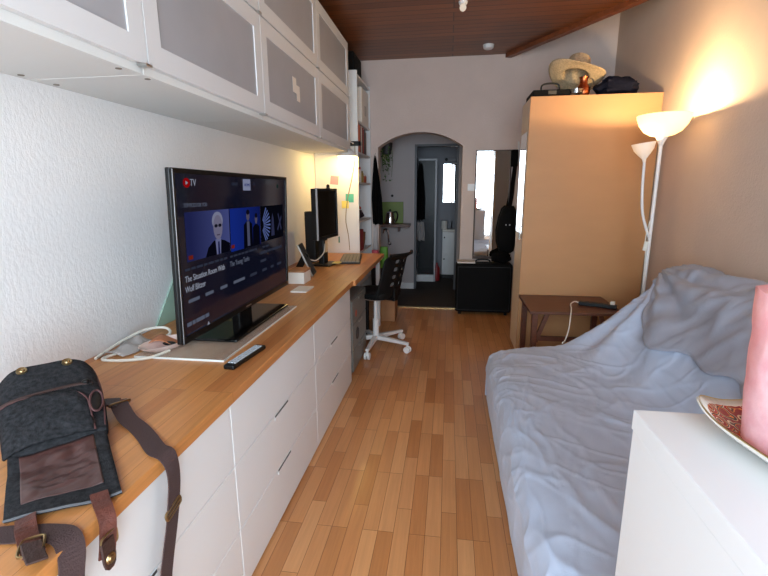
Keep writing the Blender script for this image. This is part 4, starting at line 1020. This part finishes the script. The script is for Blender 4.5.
cord = smooth_pts([(1.335,LY-.015,1.20),(1.315,LY-.03,1.10),(1.318,LY-.03,1.02),(1.325,LY-.03,.98),(1.332,LY-.02,.90),(1.338,LY-.015,.6),(1.345,LY-.015,.1)], 6)
obj('cord', MB().tube(cord, .003, 6), M['cable_w'], fl_, 0, True)
obj('switch', MB().obox((1.318,LY-.033,1.03), (.026,.016,.065), (0,radians(8),0)), M['cable_w'], fl_, .006)

# ------------------------------------------------------------------ far wall: mirror, suitcase, bags, switch, ceiling fittings
mi = thing('wall_mirror', 'tall narrow mirror on the back wall above the black suitcase', 'mirror', (.478, 5.30, .62))
obj('mirror_glass', MB().box(.292, .672, 5.300, 5.306, .645, 1.835), M['mirror'], mi)
obj('frame', MB().box(.285, .30, 5.294, 5.318, .62, 1.845).box(.665, .68, 5.294, 5.318, .62, 1.845).box(.30, .665, 5.294, 5.318, .62, .652).box(.30, .665, 5.294, 5.318, 1.835, 1.845).box(.30, .665, 5.306, 5.318, .652, 1.835), plain('frame_dark', (72,54,44)), mi)
su = thing('suitcase', 'large black suitcase standing upright below the mirror by the arch', 'suitcase', (.41, 5.18, 0))
obj('shell', MB().box(.095, .725, 5.06, 5.285, .03, .595), M['black_soft'], su, .03, seg=3)
obj('handle', MB().tube(smooth_pts([(.32,5.17,.594),(.33,5.17,.625),(.40,5.17,.632),(.47,5.17,.625),(.48,5.17,.594)], 4), .009, 8), M['black'], su, 0, True)
for x in (.15,.67): obj('foot', MB().cyl((x,5.10,.0), (x,5.10,.035), .016).cyl((x,5.25,0), (x,5.25,.035), .016), M['black'], su)
obj('zip', MB().tube([(.12,5.055,.06),(.12,5.055,.56),(.70,5.055,.56),(.70,5.055,.06)], .004, 6, True), plain('zip_grey', (48,48,50)), su)
obj('folded_paper', MB().box(.11, .31, 5.09, 5.26, .596, .612), plain('paper_pale', (224,214,206)), None, .002, label='pale folded sheets lying on the suitcase below the mirror', cat='paper')
obj('black_bag', lump((.60,5.18,.66), (.11,.09,.065), 1.5, .3), M['black_cloth'], None, 0, True, label='small black cloth bag lying on the suitcase right end', cat='bag')
hb_ = thing('hanging_bag', 'long black bag hanging by its strap beside the mirror', 'bag', (.66, 5.22, .70))
b = MB(); n = 24; rows = [(.0,.70,.05,.03),(.04,.70,.09,.06),(.15,.72,.115,.08),(.3,.76,.12,.085),(.42,.80,.11,.08),(.50,.82,.075,.06),(.55,.84,.04,.03)]
rows = [(.66,.705,.05,.03),(.658,.73,.085,.05),(.655,.82,.105,.062),(.655,.95,.110,.065),(.662,1.10,.098,.06),(.668,1.20,.072,.05),(.675,1.235,.045,.03)]
for (xc, z, a, d_) in rows:
    for k in range(n):
        x, y = rsq(2*pi*k/n, a, d_, 3); b.v.append(V((xc+x*(1+.06*noise.noise(V((x*20,z*9,1)))), 5.225+y*.95, z)))
for j in range(len(rows)-1):
    for k in range(n): b.f.append((j*n+k, j*n+(k+1) % n, (j+1)*n+(k+1) % n, (j+1)*n+k))
b.f.append(tuple(range(n))[::-1]); b.f.append(tuple((len(rows)-1)*n+k for k in range(n)))
obj('body', b, M['black_soft'], hb_, 0, True, ang=80)
obj('strap', MB().ribbon(smooth_pts([(.672,5.225,1.22),(.69,5.24,1.35),(.70,5.26,1.50),(.715,5.285,1.66),(.72,5.295,1.80)], 4), (1,0,0), .045, .012), M['black_cloth'], hb_)
obj('strap_pad', MB().box(.665, .745, 5.27, 5.30, 1.66, 1.845), M['black_cloth'], hb_, .012)
for x in (.635,.675): obj('zip_tag', MB().box(x-.005, x+.005, 5.150, 5.156, 1.02, 1.035), M['alu'], hb_)
obj('wall_hook', MB().box(.735, .755, 5.285, 5.31, 1.80, 1.93), M['white_m'], None, .004, label='white wall hook above the long black bag', cat='hook')
sw = thing('light_switch', 'white light switch on the back wall between arch and mirror', 'switch', (.245, 5.318, 1.44))
obj('plate', MB().box(.205, .285, 5.308, 5.32, 1.40, 1.48), M['white'], sw, .003)
obj('rocker', MB().box(.222, .268, 5.303, 5.309, 1.415, 1.465), M['white'], sw, .002)
sd = thing('smoke_detector', 'white round smoke detector on the wooden ceiling', 'smoke detector', (.352, 5.0, 2.80))
obj('body', MB().lathe([(0,-.04),(.035,-.04),(.05,-.03),(.055,0),(0,0)], (.352,4.98,ZC)), M['white_m'], sd, 0, True)
cb = thing('ceiling_bulb', 'small white bulb fitting on the wooden ceiling', 'lamp', (.069, 3.88, 2.78))
obj('holder', MB().lathe([(0,-.02),(.03,-.02),(.036,0),(0,0)], (.069,3.88,ZC)), M['white_m'], cb, 0, True)
obj('bulb', MB().ell((.069,3.88,ZC-.042), (.026,.026,.026)), glow('ceiling_bulb_glow', (255,236,215), .5), cb, 0, True)

# ------------------------------------------------------------------ hallway and bathroom things
sh = thing('wall_shelf', 'dark wooden shelf with the kettle on the hallway partition', 'shelf', (-.76, 6.28, .93))
obj('board', MB().box(-1.02, -.535, 6.14, 6.399, .915, .955), M['darkwood'], sh, .002)
obj('bracket', MB().box(-.70, -.68, 6.20, 6.399, .85, .915), M['darkwood'], sh)
obj('cutting_board', MB().box(-.955, -.64, 6.375, 6.395, .956, 1.255), M['green_board'], None, .004, label='olive green board leaning on the wall behind the kettle', cat='board')
ke = thing('kettle', 'steel kettle with black handle on the hallway shelf', 'kettle', (-.815, 6.27, .955))
obj('body', MB().lathe([(0,.001),(.07,.001),(.072,.02),(.062,.12),(.048,.165),(.02,.18),(0,.182)], (-.815,6.27,.956)), M['chrome'], ke, 0, True)
obj('handle', MB().tube(smooth_pts([(-.77,6.27,1.115),(-.725,6.27,1.12),(-.71,6.27,1.06),(-.735,6.27,.99),(-.755,6.27,.98)], 5), .010, 8), M['black'], ke, 0, True)
obj('lid_knob', MB().ell((-.815,6.27,1.145), (.016,.016,.012)), M['black'], ke, 0, True)
obj('wall_peg', MB().disc((-.80,6.393,1.34), .018, 'y', 16, .014), M['dark'], None, label='small dark peg on the partition above the green board', cat='peg')
fc = thing('tap', 'bent chrome tap pipe below the hallway shelf', 'tap', (-.86, 6.36, .62))
obj('spout', MB().tube(smooth_pts([(-.84,6.399,.66),(-.84,6.33,.70),(-.845,6.30,.80),(-.86,6.30,.865),(-.90,6.30,.87),(-.92,6.30,.82)], 6), .011, 8), M['chrome'], fc, 0, True)
obj('flange', MB().disc((-.84,6.397,.66), .025, 'y', 18, .006), M['chrome'], fc)
pl = thing('hanging_plant', 'green trailing plant hanging inside the arch at the left', 'plant', (-.80, 5.85, 1.60))
obj('pot', MB().lathe([(0,1.86),(.05,1.86),(.07,1.96),(.075,2.0),(.065,2.0),(.05,1.88),(0,1.87)], (-.80,5.85,0)), plain('pot_dark', (44,40,40)), pl, 0, True)
obj('hanger', MB().tube([(-.80,5.85,2.0),(-.80,5.85,2.6)], .004, 6), M['cable_k'], pl)
lf = MB(); rnd = random.Random(3)
for i in range(170):
    a = rnd.uniform(0, 2*pi); r = rnd.uniform(.01,.085); z = 1.98-abs(rnd.gauss(0, .19)); z = max(1.55, z)
    c = V((-.80+r*cos(a), 5.85+r*sin(a), z)); t1 = V((rnd.uniform(-1,1), rnd.uniform(-1,1), rnd.uniform(-1,.3))).normalized(); t2 = t1.cross(V((rnd.uniform(-1,1), rnd.uniform(-1,1), 1))).normalized()
    l = rnd.uniform(.02,.04); w = l*.4
    lf.add([c, c+t1*l*.5+t2*w, c+t1*l, c+t1*l*.5-t2*w], [(0,1,2,3)])
obj('foliage', lf, M['leaf'], pl)
for k in range(5):
    a = k*1.3; obj('stem', MB().tube(smooth_pts([(-.80,5.85,1.99),(-.80+.06*cos(a),5.85+.06*sin(a),1.95),(-.80+.07*cos(a),5.85+.07*sin(a),1.78),(-.80+.06*cos(a),5.85+.06*sin(a),1.58+.03*k)], 4), .0025, 5), M['leaf'], pl)
# bathroom
sg = thing('shower_screen', 'glass shower screen with pale frame in the bathroom doorway', 'shower screen', (-.36, 6.95, 0))
obj('glass', MB().box(-.46, -.215, 6.945, 6.951, .12, 1.85), sheet_glass('shower_glass', (120,125,128), .008, .35, .2, (90,94,98)), sg)
obj('frame', MB().box(-.215, -.19, 6.935, 6.96, .0, 1.85).box(-.46, -.19, 6.935, 6.96, 1.85, 1.875), plain('frame_pale', (176,178,184), .4), sg)
obj('shower_tray', MB().box(-1.2, -.215, 6.93, 7.59, .002, .115), M['white'], None, .01, label='white shower tray on the bathroom floor', cat='shower tray')
hang('hanging_cloth', 'dark clothes hanging at the left edge of the bathroom doorway', 'clothes', -.50, -.36, 6.90, .98, 1.80, M['black_cloth'], .3, .05, 2)
hang('hanging_cloth', 'pale towel hanging below the dark clothes in the bathroom doorway', 'towel', -.50, -.36, 6.91, .66, .94, plain('towel_grey', (176,172,172), .95), .8, .04, 5)
bm_ = thing('bathroom_mirror', 'bright bathroom mirror seen through the doorway', 'mirror', (0, 7.59, 1.28))
obj('mirror_glass', MB().box(-.10, .11, 7.580, 7.59, 1.22, 1.83), M['mirror'], bm_)
obj('frame', MB().box(-.11, .12, 7.59, 7.599, 1.21, 1.84), M['white_m'], bm_)
bl = thing('mirror_light', 'small grey lamp fitting above the bathroom mirror', 'lamp', (0, 7.57, 1.88))
obj('body', MB().box(-.10, .11, 7.55, 7.599, 1.865, 1.93), plain('fitting_grey', (150,150,156)), bl, .004)
obj('spot', MB().disc((-.06,7.548,1.90), .025, 'y', 18, .006), M['dark'], bl)
vc = thing('bathroom_cabinet', 'white bathroom cabinet below the mirror', 'cabinet', (.02, 7.42, 0))
obj('body', MB().box(-.095, .30, 7.27, 7.598, .06, .76), M['white_m'], vc, .003)
obj('plinth', MB().box(-.09, .30, 7.29, 7.598, .0, .06), M['dark'], vc)
for z0, z1 in ((.07,.40),(.41,.75)):
    d_ = obj('door', MB().box(-.09, .295, 7.258, 7.27, z0, z1), M['white'], vc, .002)
    obj('knob', MB().ell((-.06,7.25,z1-.08), (.010,.010,.014)), M['dark'], d_, 0, True)
wb = thing('washbasin', 'white washbasin on the bathroom cabinet', 'washbasin', (.05, 7.42, .76))
obj('bowl', MB().box(-.10, .30, 7.25, 7.598, .762, .80), M['porcelain'], wb, .01)
obj('tap', MB().tube(smooth_pts([(.05,7.54,.80),(.05,7.54,.90),(.05,7.47,.92),(.05,7.42,.89)], 5), .010, 8), M['chrome'], wb, 0, True)
obj('toilet_roll', MB().cyl((-.07,7.33,.8005), (-.07,7.33,.93), .05, .05, 24), M['paper'], None, 0, True, label='white paper roll standing on the washbasin edge', cat='paper roll')
obj('red_bottle', MB().lathe([(0,.003),(.045,.003),(.05,.02),(.05,.2),(.02,.25),(.018,.29),(0,.29)], (-.17,7.05,0), 20), plain('bottle_red', (140,30,36), .4), None, 0, True, label='red cleaning bottle on the bathroom floor', cat='bottle')

# ------------------------------------------------------------------ light: daylight through the window, the lamps that are on
Wd = bpy.data.worlds.new('daylight'); SC.world = Wd; Wd.use_nodes = True
bgn = Wd.node_tree.nodes['Background']; bgn.inputs[0].default_value = (.74, .88, 1.0, 1); bgn.inputs[1].default_value = 9.0
def light(name, typ, loc, energy, col, size=.03, **k):
    l = bpy.data.lights.new(name, typ); o = bpy.data.objects.new(name, l); COL.objects.link(o); o.location = loc
    l.energy = energy; l.color = col
    if typ in ('POINT', 'SPOT'): l.shadow_soft_size = size
    for a, v in k.items(): setattr(l, a, v)
    return o
po = light('window_portal', 'AREA', ((wx0+wx1)/2, YF-.13, (wz0+wz1)/2), 1, (1,1,1)); po.data.shape = 'RECTANGLE'; po.data.size = wx1-wx0; po.data.size_y = wz1-wz0
po.rotation_euler = (radians(90), 0, 0); po.data.cycles.is_portal = True
WARM = (1.0, .69, .36)
light('floor_lamp_light', 'POINT', (LX, LY, 1.845), 42, WARM, .03)
light('reading_lamp_light', 'POINT', mc @ V((0,0,.105)), 2.0, WARM, .015)
light('clip_lamp_light', 'POINT', (-.985, 4.37, 1.722), 7.5, (1.0,.66,.22), .02)
light('candle_light', 'POINT', CC+V((0,0,hh-.014)), 1.7, (1.0,.42,.08), .006)

SC.view_settings.view_transform = 'Standard'; SC.view_settings.look = 'None'
SC.view_settings.exposure = 0.56; SC.view_settings.gamma = 1.0; SC.view_settings.use_curve_mapping = False
SC.cycles.max_bounces = 8; SC.cycles.diffuse_bounces = 5; SC.cycles.glossy_bounces = 5; SC.cycles.transparent_max_bounces = 12
SC.cycles.sample_clamp_indirect = 4.0; SC.cycles.caustics_reflective = False; SC.cycles.caustics_refractive = False
SC.cycles.use_denoising = True
